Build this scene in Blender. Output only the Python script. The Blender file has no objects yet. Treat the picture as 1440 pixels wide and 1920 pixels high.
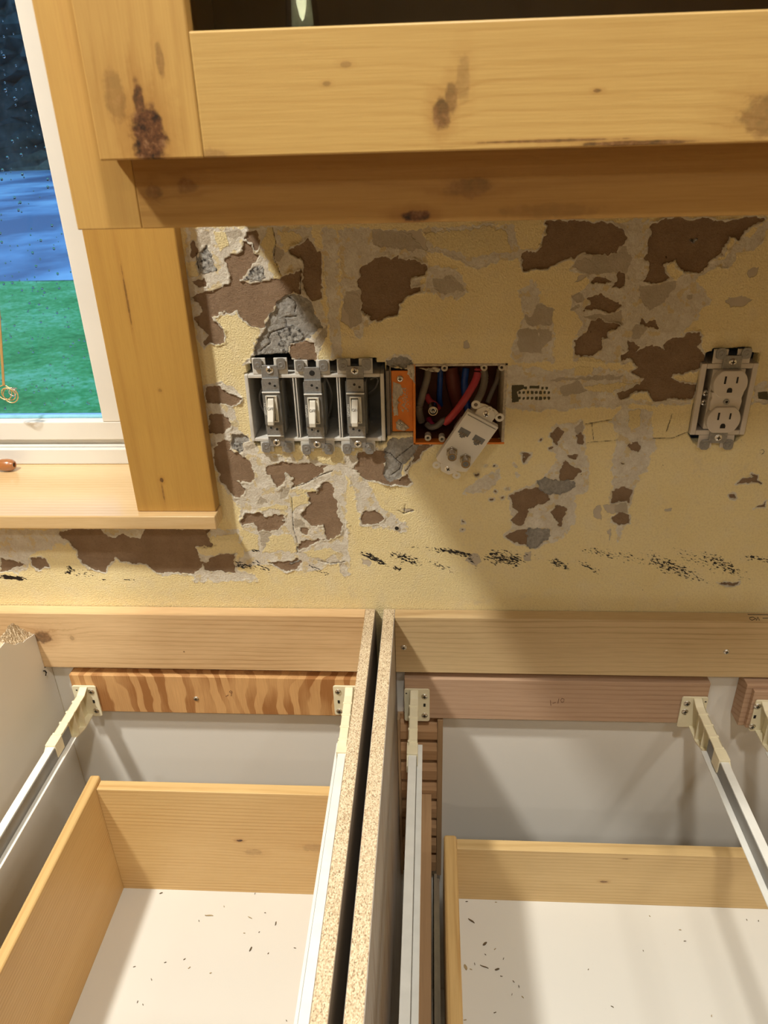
import bpy, math, random
import numpy as np
from mathutils import Matrix, Vector

# ---------------------------------------------------------------- camera
R = np.array([[0.9980812391461235, 0.055987489534028066, -0.02644316698535898],
              [0.002232441686083296, -0.4593286880346702, -0.888263571555463],
              [-0.06187775261478652, 0.8865001733581477, -0.45857233493454175]])
FPX = 1405.3
CAM = np.array([0.0, -0.777, 0.538])
cd = bpy.data.cameras.new('camera')
cam = bpy.data.objects.new('camera', cd)
bpy.context.scene.collection.objects.link(cam)
cd.sensor_fit = 'VERTICAL'
cd.sensor_height = 36.0
cd.sensor_width = 27.0
cd.lens = FPX * 36.0 / 1920.0
cd.clip_start = 0.01
cd.clip_end = 500
cd.dof.use_dof = True
cd.dof.focus_distance = 0.86
cd.dof.aperture_fstop = 16.0
m = Matrix.Identity(4)
for i in range(3):
    m[i][0] = R[0][i]; m[i][1] = -R[1][i]; m[i][2] = -R[2][i]; m[i][3] = CAM[i]
cam.matrix_world = m
bpy.context.scene.camera = cam

sc = bpy.context.scene
sc.view_settings.view_transform = 'Standard'
sc.view_settings.look = 'None'
sc.view_settings.gamma = 1.0
sc.view_settings.use_curve_mapping = False
sc.view_settings.exposure = 0.12

# ---------------------------------------------------------------- sky and lamps
W = bpy.data.worlds.new('sky'); sc.world = W
W.use_nodes = True
wn = W.node_tree.nodes; wl = W.node_tree.links
bg = wn['Background']
tc = wn.new('ShaderNodeTexCoord'); sx = wn.new('ShaderNodeSeparateXYZ'); mr = wn.new('ShaderNodeMapRange')
rp = wn.new('ShaderNodeValToRGB')
wl.new(tc.outputs['Generated'], sx.inputs[0]); wl.new(sx.outputs[2], mr.inputs[0])
mr.inputs[1].default_value = -0.1; mr.inputs[2].default_value = 0.8
wl.new(mr.outputs[0], rp.inputs[0])
rp.color_ramp.elements[0].color = (0.42, 0.66, 1.0, 1)
rp.color_ramp.elements[1].color = (0.16, 0.42, 1.0, 1)
wl.new(rp.outputs[0], bg.inputs[0]); bg.inputs[1].default_value = 1.5

def lamp(name, loc, power, size=0.11, col=(1.0, 0.955, 0.85), spread=150):
    d = bpy.data.lights.new(name, 'AREA'); d.shape = 'DISK'; d.size = size
    d.energy = power; d.color = col; d.spread = math.radians(spread)
    o = bpy.data.objects.new(name, d); sc.collection.objects.link(o)
    o.location = loc
    return o
ZC = 1.545
lamp('recessed_light', (-0.80, -0.62, ZC), 22)
lamp('recessed_light.001', (0.10, -0.90, ZC), 9)
lamp('recessed_light.002', (0.95, -1.65, ZC), 4)
lamp('recessed_light.003', (-0.75, -1.75, ZC), 5.5)
lamp('recessed_light.004', (0.10, -2.7, ZC), 4.5)
lamp('recessed_light.005', (1.1, -0.75, ZC), 3)

# ---------------------------------------------------------------- helpers
def at(px, py, ax='y', v=0.0):
    r = R.T @ np.array([(px - 720) / FPX, (py - 960) / FPX, 1.0])
    i = 'xyz'.index(ax)
    return CAM + r * (v - CAM[i]) / r[i]

ORG = {}
def tag(o, label=None, cat=None, group=None, kind=None):
    if label: o['label'] = label
    if cat: o['category'] = cat
    if group: o['group'] = group
    if kind: o['kind'] = kind
    return o
def thing(name, label=None, cat=None, loc=(0, 0, 0), group=None, kind=None):
    o = bpy.data.objects.new(name, None); sc.collection.objects.link(o)
    o.empty_display_size = 0.02
    o.location = loc; ORG[o] = Vector(loc)
    return tag(o, label, cat, group, kind)

class MB:
    def __init__(s): s.v = []; s.f = []
    def add(s, vs, fs):
        n = len(s.v); s.v += [tuple(map(float, p)) for p in vs]
        s.f += [tuple(n + i for i in f) for f in fs]; return s
    def box(s, x0, x1, y0, y1, z0, z1):
        x0, x1 = min(x0, x1), max(x0, x1); y0, y1 = min(y0, y1), max(y0, y1); z0, z1 = min(z0, z1), max(z0, z1)
        return s.add([(x0,y0,z0),(x1,y0,z0),(x1,y1,z0),(x0,y1,z0),(x0,y0,z1),(x1,y0,z1),(x1,y1,z1),(x0,y1,z1)],
                     [(0,3,2,1),(4,5,6,7),(0,1,5,4),(1,2,6,5),(2,3,7,6),(3,0,4,7)])
    def prism(s, pts, a0, a1, ax='y'):
        # pts: polygon in the plane across ax; extruded from a0 to a1
        def mk(p, a):
            return {'y': (p[0], a, p[1]), 'x': (a, p[0], p[1]), 'z': (p[0], p[1], a)}[ax]
        n = len(pts)
        area = sum(pts[i][0]*pts[(i+1)%n][1]-pts[(i+1)%n][0]*pts[i][1] for i in range(n))
        if (area > 0) == (ax in 'y'): pts = pts[::-1]
        if a0 > a1: a0, a1 = a1, a0
        vs = [mk(p, a0) for p in pts] + [mk(p, a1) for p in pts]
        fs = [tuple(range(n))[::-1], tuple(range(n, 2*n))]
        for i in range(n): j = (i+1) % n; fs.append((i, j, n+j, n+i))
        return s.add(vs, fs)
    def cyl(s, c, r, h, ax='y', seg=20, r2=None, ph=0):
        # from c to c+h along ax
        r2 = r if r2 is None else r2
        def mk(a, b, t):
            return {'y': (c[0]+a, c[1]+t, c[2]+b), 'x': (c[0]+t, c[1]+a, c[2]+b), 'z': (c[0]+a, c[1]+b, c[2]+t)}[ax]
        vs = [mk(r*math.cos(2*math.pi*i/seg+ph), r*math.sin(2*math.pi*i/seg+ph), 0) for i in range(seg)]
        vs += [mk(r2*math.cos(2*math.pi*i/seg+ph), r2*math.sin(2*math.pi*i/seg+ph), h) for i in range(seg)]
        fs = [tuple(range(seg)), tuple(range(seg, 2*seg))[::-1]]
        for i in range(seg): j = (i+1) % seg; fs.append((i, i+seg, j+seg, j))
        return s.add(vs, fs)
    def ring(s, c, r0, r1, h, seg=24):
        # flat washer facing -y from c[1] to c[1]+h
        vs = []; fs = []
        for i in range(seg):
            a = 2*math.pi*i/seg; ca, sa = math.cos(a), math.sin(a)
            vs += [(c[0]+r0*ca, c[1], c[2]+r0*sa), (c[0]+r1*ca, c[1], c[2]+r1*sa),
                   (c[0]+r1*ca, c[1]+h, c[2]+r1*sa), (c[0]+r0*ca, c[1]+h, c[2]+r0*sa)]
        for i in range(seg):
            a = 4*i; b = 4*((i+1) % seg)
            for k in range(4): fs.append((a+k, a+(k+1) % 4, b+(k+1) % 4, b+k))
        return s.add(vs, fs)
    def tube(s, pts, r, seg=10, closed=False):
        pts = [Vector(p) for p in pts]; n = len(pts); vs = []; fs = []
        up = Vector((0.13, 0.31, 0.94)).normalized()
        for i, p in enumerate(pts):
            a = pts[(i-1) % n] if (closed or i > 0) else p
            b = pts[(i+1) % n] if (closed or i < n-1) else p
            t = (b-a).normalized(); u = t.cross(up)
            if u.length < 1e-3: u = t.cross(Vector((1, 0, 0)))
            u.normalize(); w = t.cross(u)
            rr = r[i] if isinstance(r, (list, tuple)) else r
            for k in range(seg):
                q = 2*math.pi*k/seg; vs.append(p + u*rr*math.cos(q) + w*rr*math.sin(q))
        for i in range(n if closed else n-1):
            j = (i+1) % n
            for k in range(seg): l = (k+1) % seg; fs.append((i*seg+k, i*seg+l, j*seg+l, j*seg+k))
        if not closed: fs += [tuple(range(seg))[::-1], tuple(range((n-1)*seg, n*seg))]
        return s.add(vs, fs)
    def lathe(s, prof, c, ax='z', seg=28):
        vs = []; fs = []; n = len(prof)
        for k in range(seg):
            a = 2*math.pi*k/seg
            for r, h in prof:
                p = (r*math.cos(a), r*math.sin(a))
                vs.append({'z': (c[0]+p[0], c[1]+p[1], c[2]+h), 'x': (c[0]+h, c[1]+p[0], c[2]+p[1]), 'y': (c[0]+p[0], c[1]+h, c[2]+p[1])}[ax])
        for k in range(seg):
            l = (k+1) % seg
            for i in range(n-1): fs.append((k*n+i, l*n+i, l*n+i+1, k*n+i+1))
        return s.add(vs, fs)
    def rounded(s, cx, cz, w, h, r, y0, y1, seg=6):
        return s.prism(rrect(cx, cz, w, h, r, seg), y0, y1)
    def build(s, name, mat, parent=None, bevel=0, smooth=False, seg=2, kind=None, label=None, xf=None):
        me = bpy.data.meshes.new(name)
        o0 = Vector((0, 0, 0)) if parent is None else ORG[parent]
        vs = s.v
        if xf is not None: vs = [tuple(xf @ Vector(p)) for p in vs]
        me.from_pydata([(p[0]-o0.x, p[1]-o0.y, p[2]-o0.z) for p in vs], [], s.f)
        me.update(); me.materials.append(mat)
        fixn(me)
        o = bpy.data.objects.new(name, me); sc.collection.objects.link(o)
        if parent is not None: o.parent = parent; ORG[o] = o0
        if smooth:
            for p in me.polygons: p.use_smooth = True
            me.set_sharp_from_angle(angle=math.radians(40))
        if bevel:
            b = o.modifiers.new('bevel', 'BEVEL'); b.width = bevel; b.segments = seg; b.limit_method = 'ANGLE'; b.angle_limit = math.radians(40)
        if kind: o['kind'] = kind
        if label: o['label'] = label
        return o

def fixn(me):
    import bmesh
    bm = bmesh.new(); bm.from_mesh(me); bmesh.ops.recalc_face_normals(bm, faces=bm.faces); bm.to_mesh(me); bm.free()

def rrect(cx, cz, w, h, r, seg=5):
    pts = []
    for (sx_, sz_, a0) in ((1, 1, 0), (-1, 1, 90), (-1, -1, 180), (1, -1, 270)):
        for k in range(seg+1):
            a = math.radians(a0 + 90*k/seg)
            pts.append((cx+sx_*(w/2-r)+r*math.cos(a), cz+sz_*(h/2-r)+r*math.sin(a)))
    return pts

# ---------------------------------------------------------------- materials
def newmat(name):
    M = bpy.data.materials.new(name); M.use_nodes = True
    nt = M.node_tree; b = nt.nodes['Principled BSDF']
    return M, nt, b
class NT:
    def __init__(s, nt): s.nt = nt
    def n(s, t, **kw):
        x = s.nt.nodes.new('ShaderNode'+t)
        for k, v in kw.items(): setattr(x, k, v)
        return x
    def l(s, a, b): s.nt.links.new(a, b)
    def put(s, sock, v):
        if isinstance(v, (int, float)): sock.default_value = v
        elif isinstance(v, (tuple, list)): sock.default_value = v if len(v) == len(sock.default_value) else tuple(v)+(1,)
        else: s.l(v, sock)
    def m(s, op, a, b=None, c=None, clamp=False):
        x = s.n('Math', operation=op, use_clamp=clamp); s.put(x.inputs[0], a)
        if b is not None: s.put(x.inputs[1], b)
        if c is not None: s.put(x.inputs[2], c)
        return x.outputs[0]
    def vm(s, op, a, b):
        x = s.n('VectorMath', operation=op); s.put(x.inputs[0], a); s.put(x.inputs[1], b)
        return x.outputs['Value'] if op in ('LENGTH', 'DISTANCE', 'DOT_PRODUCT') else x.outputs[0]
    def mix(s, f, a, b, mode='MIX'):
        x = s.n('MixRGB', blend_type=mode); s.put(x.inputs[0], f); s.put(x.inputs[1], a); s.put(x.inputs[2], b)
        return x.outputs[0]
    def rng(s, v, a, b, c=0.0, d=1.0, smooth=False):
        x = s.n('MapRange', clamp=True)
        if smooth: x.interpolation_type = 'SMOOTHSTEP'
        s.put(x.inputs[0], v); s.put(x.inputs[1], a); s.put(x.inputs[2], b); s.put(x.inputs[3], c); s.put(x.inputs[4], d)
        return x.outputs[0]
    def noise(s, vec, scale, detail=3, rough=0.5, dist=0.0):
        x = s.n('TexNoise'); s.put(x.inputs['Vector'], vec); x.inputs['Scale'].default_value = scale
        x.inputs['Detail'].default_value = detail; x.inputs['Roughness'].default_value = rough; x.inputs['Distortion'].default_value = dist
        return x.outputs[0]
    def ramp(s, v, stops):
        x = s.n('ValToRGB'); cr = x.color_ramp
        while len(cr.elements) < len(stops): cr.elements.new(0.5)
        for e, (p, c) in zip(cr.elements, stops): e.position = p; e.color = (*c, 1)
        s.put(x.inputs[0], v); return x.outputs[0]
    def bump(s, h, strength, dist=0.001):
        x = s.n('Bump'); x.inputs['Strength'].default_value = strength; x.inputs['Distance'].default_value = dist
        s.put(x.inputs['Height'], h); return x.outputs[0]

def plain(name, col, rough=0.5, metal=0.0, var=0.06, scale=60, coat=0.0, bump=0.0, bscale=400, emis=None, spec=0.5):
    M, nt, b = newmat(name); T = NT(nt)
    p = T.n('NewGeometry').outputs['Position']
    n = T.noise(p, scale, 3)
    dark = tuple(c*(1-var*2) for c in col); lite = tuple(min(1, c*(1+var)) for c in col)
    T.put(b.inputs['Base Color'], T.ramp(n, [(0.3, dark), (0.7, lite)]))
    b.inputs['Roughness'].default_value = rough; b.inputs['Metallic'].default_value = metal
    b.inputs['Specular IOR Level'].default_value = spec
    b.inputs['Coat Weight'].default_value = coat
    if bump: T.l(T.bump(T.noise(p, bscale, 2), bump, 0.0006), b.inputs['Normal'])
    if emis: b.inputs['Emission Color'].default_value = (*emis[0], 1); b.inputs['Emission Strength'].default_value = emis[1]
    return M

def wood(name, light, dark, grain='x', cross='z', freq=140, warp=0.9, contrast=0.5, knots=(), rough=0.38, coat=0.0, fine=0.25,
         blotch=0.25, wscale=5.0, rings=(), sharp=0.75, spec=0.5, seed=0.0, stretch=0.16, hard=False):
    M, nt, b = newmat(name); T = NT(nt)
    pos = T.n('NewGeometry').outputs['Position']
    sp = T.n('SeparateXYZ'); T.l(pos, sp.inputs[0]); ax = dict(x=sp.outputs[0], y=sp.outputs[1], z=sp.outputs[2])
    g = ax[grain]; c = ax[cross]; o = ax[[k for k in 'xyz' if k not in (grain, cross)][0]]
    cb = T.n('CombineXYZ'); T.put(cb.inputs[0], T.m('MULTIPLY', g, stretch)); T.put(cb.inputs[1], c); T.put(cb.inputs[2], T.m('ADD', o, seed))
    gv = cb.outputs[0]
    low = T.noise(gv, wscale*2.2, 2, 0.45)
    ringc = T.m('MULTIPLY', T.m('ADD', c, T.m('MULTIPLY', o, 0.35)), freq)
    ringc = T.m('ADD', ringc, T.m('MULTIPLY', low, warp*9))
    ringc = T.m('ADD', ringc, T.m('MULTIPLY', T.noise(gv, 60, 2), 2.2))
    kd = None
    for (kx, ky, kz, rx, ry, rz, amp, dk) in knots:
        d = T.vm('SUBTRACT', pos, (kx, ky, kz)); d = T.vm('DIVIDE', d, (rx, ry, rz))
        L = T.vm('LENGTH', d, (0, 0, 0))
        L = T.m('ADD', L, T.m('MULTIPLY', T.m('SUBTRACT', T.noise(pos, 160, 4, 0.6), 0.5), 1.3))
        fall = T.m('DIVIDE', amp, T.m('ADD', 1.0, T.m('MULTIPLY', L, L)))
        ringc = T.m('ADD', ringc, fall)
        mk = T.m('MULTIPLY', T.rng(L, 0.7, 1.15, 1.0, 0.0, True), dk)
        halo = T.m('MULTIPLY', T.rng(L, 0.8, 2.6, 0.45, 0.0, True), min(1, dk))
        kd = (mk, halo) if kd is None else (T.m('MAXIMUM', kd[0], mk), T.m('MAXIMUM', kd[1], halo))
    w = T.m('SINE', T.m('MULTIPLY', ringc, 1.0))
    w = T.rng(w, -1, 1, 0, 1)
    w = T.rng(w, 0.42, 0.6, 0, 1, True) if hard else T.m('POWER', w, 1.3/ max(0.05, 1.0-sharp))
    amt = T.rng(T.noise(gv, 24, 2), 0.38, 0.62, 0.25, 1.0)
    w = T.m('MULTIPLY', T.m('MULTIPLY', w, contrast), amt)
    cf = T.n('CombineXYZ'); T.put(cf.inputs[0], T.m('MULTIPLY', g, 0.03)); T.put(cf.inputs[1], c); T.put(cf.inputs[2], o)
    fib = T.noise(cf.outputs[0], 900, 2, 0.6)
    fibv = T.m('MULTIPLY', T.rng(fib, 0.35, 0.7, 0, 1), fine)
    bl = T.m('MULTIPLY', T.rng(T.noise(gv, 22, 3), 0.35, 0.7, 0, 1), blotch)
    f = T.m('ADD', T.m('ADD', w, fibv), bl, clamp=True)
    mid = tuple((a+d)/2 for a, d in zip(light, dark))
    col = T.ramp(f, [(0.0, light), (0.5, mid), (1.0, dark)])
    hgt = T.m('MULTIPLY', f, -1)
    if kd is not None:
        col = T.mix(kd[1], col, tuple(x*y for x, y in zip(dark, (0.75, 0.55, 0.4))))
        kn = T.noise(pos, 150, 5, 0.7)
        kc = T.ramp(kn, [(0.36, (0.012, 0.006, 0.003)), (0.52, (0.12, 0.045, 0.014)), (0.68, (0.28, 0.15, 0.07))])
        col = T.mix(kd[0], col, kc)
    T.put(b.inputs['Base Color'], col)
    T.put(b.inputs['Roughness'], T.rng(f, 0, 1, rough, min(1, rough+0.15)))
    b.inputs['Coat Weight'].default_value = coat; b.inputs['Coat Roughness'].default_value = 0.22
    b.inputs['Specular IOR Level'].default_value = spec
    T.l(T.bump(hgt, 0.25, 0.0004), b.inputs['Normal'])
    return M

def chip_mat(name):
    M, nt, b = newmat(name); T = NT(nt)
    pos = T.n('NewGeometry').outputs['Position']
    wv = T.vm('ADD', pos, T.vm('MULTIPLY', T.n('TexNoise').outputs['Color'], (0.0, 0.0, 0.0)))
    v = T.n('TexVoronoi'); T.put(v.inputs['Vector'], T.vm('MULTIPLY', wv, (1.0, 0.55, 1.0))); v.inputs['Scale'].default_value = 1350; v.inputs['Randomness'].default_value = 1
    hs = T.n('SeparateColor'); T.l(v.outputs['Color'], hs.inputs[0])
    col = T.ramp(hs.outputs[0], [(0.0, (0.22, 0.14, 0.075)), (0.14, (0.44, 0.32, 0.19)), (0.5, (0.62, 0.49, 0.32)), (1.0, (0.80, 0.69, 0.49))])
    n = T.noise(pos, 700, 2, 0.6)
    col = T.mix(T.rng(n, 0.62, 0.70, 0, 0.8), col, (0.10, 0.055, 0.025))
    big = T.noise(pos, 30, 2)
    col = T.mix(T.rng(big, 0.35, 0.7, 0.0, 0.22), col, (0.60, 0.45, 0.32))
    T.put(b.inputs['Base Color'], col); b.inputs['Roughness'].default_value = 0.85
    T.l(T.bump(n, 0.6, 0.0006), b.inputs['Normal'])
    return M

def melamine(name, col=(0.70, 0.67, 0.61), rough=0.45, streak=0.0):
    M, nt, b = newmat(name); T = NT(nt)
    pos = T.n('NewGeometry').outputs['Position']
    n = T.noise(pos, 7, 3)
    c = T.mix(T.rng(n, 0.35, 0.7, 0, 0.10), (*col, 1), tuple(x*0.8 for x in col)+(1,))
    sp = T.noise(pos, 900, 2); c = T.mix(T.rng(sp, 0.76, 0.80, 0, 0.6), c, (0.25, 0.19, 0.13, 1))
    if streak:
        s2 = T.noise(T.vm('MULTIPLY', pos, (1, 1.0, 0.04)), 160, 2); c = T.mix(T.rng(s2, 0.5, 0.7, 0, streak), c, (0.33, 0.22, 0.13, 1))
    T.put(b.inputs['Base Color'], c); b.inputs['Roughness'].default_value = rough
    return M

def glassy(name, tint=(1, 1, 1), rough=0.0, f0=1.0):
    M, nt, b = newmat(name); T = NT(nt)
    nt.nodes.remove(b); out = nt.nodes['Material Output']
    fr = T.n('Fresnel'); fr.inputs['IOR'].default_value = 1.5
    tr = T.n('BsdfTransparent'); tr.inputs[0].default_value = (*tint, 1)
    gl = T.n('BsdfGlossy'); gl.inputs['Roughness'].default_value = rough
    mx = T.n('MixShader'); T.put(mx.inputs[0], T.m('MULTIPLY', fr.outputs[0], f0, clamp=True))
    T.l(tr.outputs[0], mx.inputs[1]); T.l(gl.outputs[0], mx.inputs[2]); T.l(mx.outputs[0], out.inputs[0])
    return M

def wall_mat():
    M, nt, b = newmat('peeled_painted_drywall'); T = NT(nt)
    pos = T.n('NewGeometry').outputs['Position']
    def A(nm):
        x = T.n('Attribute'); x.attribute_name = nm; return x.outputs['Fac']
    fn = T.m('MULTIPLY', T.m('SUBTRACT', T.noise(pos, 520, 4, 0.65), 0.5), 1.6)
    fn2 = T.m('MULTIPLY', T.m('SUBTRACT', T.noise(pos, 900, 3, 0.6), 0.5), 0.9)
    def mask(nm, w=0.12, n=fn): return T.rng(T.m('ADD', A(nm), n), -w, w, 1, 0)
    n1 = T.noise(pos, 45, 4); n2 = T.noise(pos, 260, 4, 0.6); n3 = T.noise(pos, 12, 3)
    n2w = T.noise(T.vm('MULTIPLY', pos, (1, 1, 2.5)), 330, 4, 0.7, 1.5)
    yel = T.ramp(n3, [(0.3, (0.93, 0.81, 0.48)), (0.7, (0.88, 0.745, 0.40))])
    yel = T.mix(T.rng(n1, 0.5, 0.75, 0, 0.5), yel, (0.86, 0.77, 0.55))
    yel = T.mix(T.rng(T.noise(pos, 28, 5, 0.7), 0.60, 0.72, 0, 0.5), yel, (0.70, 0.61, 0.45))
    pr = T.ramp(n1, [(0.3, (0.88, 0.84, 0.74)), (0.5, (0.74, 0.68, 0.57)), (0.7, (0.92, 0.88, 0.79))])
    pr = T.mix(T.rng(T.noise(pos, 150, 4, 0.65, 1.0), 0.50, 0.62, 0, 0.55), pr, (0.90, 0.87, 0.77))
    pr = T.mix(T.rng(n2w, 0.58, 0.76, 0, 0.25), pr, (0.50, 0.43, 0.33))
    pr = T.mix(T.rng(T.noise(pos, 95, 3), 0.56, 0.60, 0, 0.8), pr, (0.77, 0.64, 0.36))
    br = T.ramp(n1, [(0.3, (0.33, 0.215, 0.13)), (0.7, (0.42, 0.285, 0.18))])
    br = T.mix(T.rng(n2w, 0.55, 0.75, 0, 0.35), br, (0.56, 0.41, 0.28))
    gr = T.ramp(n2, [(0.3, (0.32, 0.30, 0.27)), (0.7, (0.54, 0.52, 0.48))])
    wh = T.ramp(n2, [(0.36, (0.10, 0.09, 0.08)), (0.47, (0.50, 0.48, 0.44)), (0.6, (0.86, 0.84, 0.79))])
    sm = T.ramp(n1, [(0.3, (0.50, 0.44, 0.34)), (0.7, (0.60, 0.53, 0.43))])
    fm = T.noise(pos, 420, 4, 0.75)
    yel = T.mix(T.rng(fm, 0.46, 0.66, 0, 0.40), yel, (0.62, 0.49, 0.24))
    pr = T.mix(T.rng(fm, 0.5, 0.68, 0, 0.45), pr, (0.58, 0.50, 0.38))
    br = T.mix(T.rng(fm, 0.5, 0.68, 0, 0.4), br, (0.22, 0.14, 0.085))
    c = yel
    mP = mask('lay_primer'); c = T.mix(mP, c, pr)
    rimP = T.m('MULTIPLY', T.rng(T.m('ABSOLUTE', T.m('ADD', A('lay_primer'), fn)), 0.15, 0.7, 1, 0), T.rng(n2, 0.4, 0.6, 0.0, 0.9))
    c = T.mix(rimP, c, (0.86, 0.82, 0.70))
    mS = mask('lay_putty', 0.2, fn2); c = T.mix(mS, c, sm)
    mB = mask('lay_paper'); 
    rimB = T.m('MULTIPLY', T.rng(T.m('ADD', A('lay_paper'), T.m('MULTIPLY', fn, 1.4)), 0.3, 1.5, 0.85, 0), T.rng(n2, 0.35, 0.6, 0.2, 1))
    c = T.mix(rimB, c, (0.80, 0.74, 0.60))
    mY = mask('lay_flake'); c = T.mix(mY, c, yel)
    c = T.mix(mB, c, br)
    mG = mask('lay_gypsum'); c = T.mix(mG, c, gr)
    mW = mask('lay_powder', 0.5); c = T.mix(mW, c, wh)
    mD = mask('lay_glue', 0.15, fn2); c = T.mix(mD, c, (0.10, 0.09, 0.05))
    mC = T.rng(T.m('ADD', A('lay_crack'), T.m('MULTIPLY', fn2, 0.7)), -0.1, 0.25, 0.9, 0); c = T.mix(mC, c, (0.045, 0.03, 0.02))
    vr = T.n('VectorRotate'); vr.rotation_type = 'Y_AXIS'; T.l(pos, vr.inputs['Vector']); vr.inputs['Angle'].default_value = -0.38
    sk = T.noise(T.vm('MULTIPLY', vr.outputs[0], (0.36, 1, 1)), 560, 3, 0.6)
    thr = T.m('SUBTRACT', 0.675, T.m('MULTIPLY', A('lay_tar'), 0.235))
    mK = T.m('MULTIPLY', T.rng(T.m('SUBTRACT', sk, thr), 0.0, 0.02, 0, 1), T.rng(A('lay_tar'), 0.0, 0.02, 0, 1))
    c = T.mix(mK, c, (0.008, 0.008, 0.012))
    dots = T.noise(pos, 150, 1); c = T.mix(T.rng(dots, 0.815, 0.83, 0, 0.8), c, (0.05, 0.03, 0.02))
    T.put(b.inputs['Base Color'], c)
    T.put(b.inputs['Roughness'], T.m('SUBTRACT', T.rng(mP, 0, 1, 0.55, 0.9), T.m('MULTIPLY', mK, 0.3)))
    peel = T.m('MULTIPLY', T.noise(pos, 600, 3, 0.5), 0.38)
    rough = T.noise(pos, 420, 5, 0.7)
    paint = T.m('SUBTRACT', 1.0, T.m('MAXIMUM', T.m('MAXIMUM', mP, mB), T.m('MAXIMUM', mG, mS)))
    h = T.m('ADD', T.m('MULTIPLY', peel, T.m('MAXIMUM', paint, mY)), T.m('MULTIPLY', rough, T.m('MAXIMUM', T.m('MULTIPLY', mP, 0.55), mG)))
    h = T.m('ADD', h, T.m('MULTIPLY', n2w, T.m('MULTIPLY', mB, 0.6)))
    h = T.m('ADD', h, T.m('MULTIPLY', rough, T.m('MULTIPLY', mW, 2.0)))
    T.l(T.bump(h, 1.0, 0.0030), b.inputs['Normal'])
    return M

HONEY = (0.66, 0.395, 0.125); HONEYD = (0.40, 0.195, 0.045)
K = lambda px, py, v, rx, rz, amp, dk, ry=0.02: (*at(px, py, 'y', v), rx, ry, rz, amp, dk)
M_door_rail = wood('knotty_alder_rail', (0.58, 0.385, 0.132), (0.40, 0.225, 0.055), 'x', 'z', 900, 1.1, 0.30,
    [K(828, 213, -.35, .0048, .0072, 6, .75), K(846, 185, -.35, .0034, .0075, 3, .55), K(868, 150, -.35, .0036, .011, 3, .3), K(1190, 268, -.35, .03, .0011, 2, .8), K(1030, 264, -.35, .035, .0007, 1, .7),
     K(1445, 215, -.35, .016, .010, 8, .5), K(1120, 170, -.35, .0022, .0009, 2, .6), K(648, 120, -.35, .003, .0014, 2, .35), K(612, 157, -.35, .0022, .0011, 2, .4),
     K(395, 295, -.35, .009, .004, 5, .4)], coat=0.25, blotch=0.22, rough=0.42)
M_door_stile = wood('knotty_alder_stile', (0.565, 0.355, 0.11), (0.36, 0.185, 0.04), 'z', 'x', 600, 0.7, 0.30,
    [K(278, 255, -.35, .0095, .0150, 10, 1.0), K(262, 200, -.35, .003, .013, 3, .9), K(300, 115, -.35, .0022, .008, 3, .45), K(215, 180, -.35, .006, .012, 5, .35)],
    coat=0.25, blotch=0.35, rough=0.42)
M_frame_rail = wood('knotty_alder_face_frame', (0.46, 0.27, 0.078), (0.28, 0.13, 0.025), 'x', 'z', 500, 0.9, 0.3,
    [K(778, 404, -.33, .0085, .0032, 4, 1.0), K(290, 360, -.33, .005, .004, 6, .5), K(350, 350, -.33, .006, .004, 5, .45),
     K(880, 352, -.33, .014, .005, 6, .45), K(1030, 395, -.33, .03, .004, 5, .25)], coat=0.25, rough=0.42)  # frame wood darkened to paint in shade under the door overhang
M_frame_stile = wood('alder_stile', (0.565, 0.355, 0.105), (0.42, 0.225, 0.06), 'z', 'x', 420, 0.6, 0.16, (), coat=0.25, rough=0.42)
M_casing = wood('alder_casing', (0.53, 0.31, 0.072), (0.38, 0.19, 0.04), 'z', 'x', 330, 0.9, 0.28,
    [K(238, 560, -.019, .0011, .030, 4, .55), K(303, 900, -.019, .0022, .003, 4, .8), K(306, 925, -.019, .0011, .012, 2, .5), K(300, 732, -.019, .002, .002, 3, .35)], coat=0.25, rough=0.45)
M_stool = wood('varnished_sill_wood', (0.74, 0.55, 0.30), (0.54, 0.33, 0.13), 'x', 'y', 900, 1.2, 0.35, (), coat=1.0, rough=0.3)  # paler than honey wood: the sill's bright reflection is put into the base colour
M_nail_left = wood('knotty_pine_nailer', (0.80, 0.57, 0.32), (0.44, 0.245, 0.095), 'x', 'z', 900, 2.4, 0.42,
    [K(80, 1195, -.019, .0115, .0095, 16, .72), K(128, 1185, -.019, .020, .012, 5, 0.0), K(345, 1222, -.019, .0008, .0008, 1, .9), K(135, 1196, -.019, .003, .004, 2, .3)], rough=0.6, blotch=0.35)
M_nail_right = wood('maple_nailer', (0.72, 0.54, 0.30), (0.40, 0.25, 0.11), 'x', 'z', 800, 3.0, 0.5,
    [K(1362, 1222, -.019, .0005, .0005, 1, .1)], rough=0.6, blotch=0.2)
M_ply_fir = wood('fir_plywood', (0.72, 0.43, 0.185), (0.36, 0.155, 0.045), 'z', 'x', 250, 2.0, 0.75, (), rough=0.6, wscale=7, stretch=0.5, hard=True, blotch=0.25)
M_ply_pink = wood('pale_hardwood_plywood', (0.56, 0.375, 0.25), (0.33, 0.19, 0.11), 'x', 'z', 800, 2.6, 0.5, (), rough=0.65, blotch=0.2)
M_pine_side = wood('pine_drawer_side', (0.68, 0.46, 0.195), (0.47, 0.265, 0.085), 'y', 'z', 1300, 2.2, 0.62, (), rough=0.45, blotch=0.12, wscale=4)
M_pine_back = wood('pine_drawer_back', (0.70, 0.49, 0.22), (0.50, 0.285, 0.095), 'x', 'z', 1100, 2.2, 0.62,
    [K(449, 1576, -.135, .0042, .0022, 10, 1.0), K(475, 1598, -.135, .012, .006, 6, .22), K(590, 1590, -.135, .016, .007, 5, .22)], rough=0.45, blotch=0.12)
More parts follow.
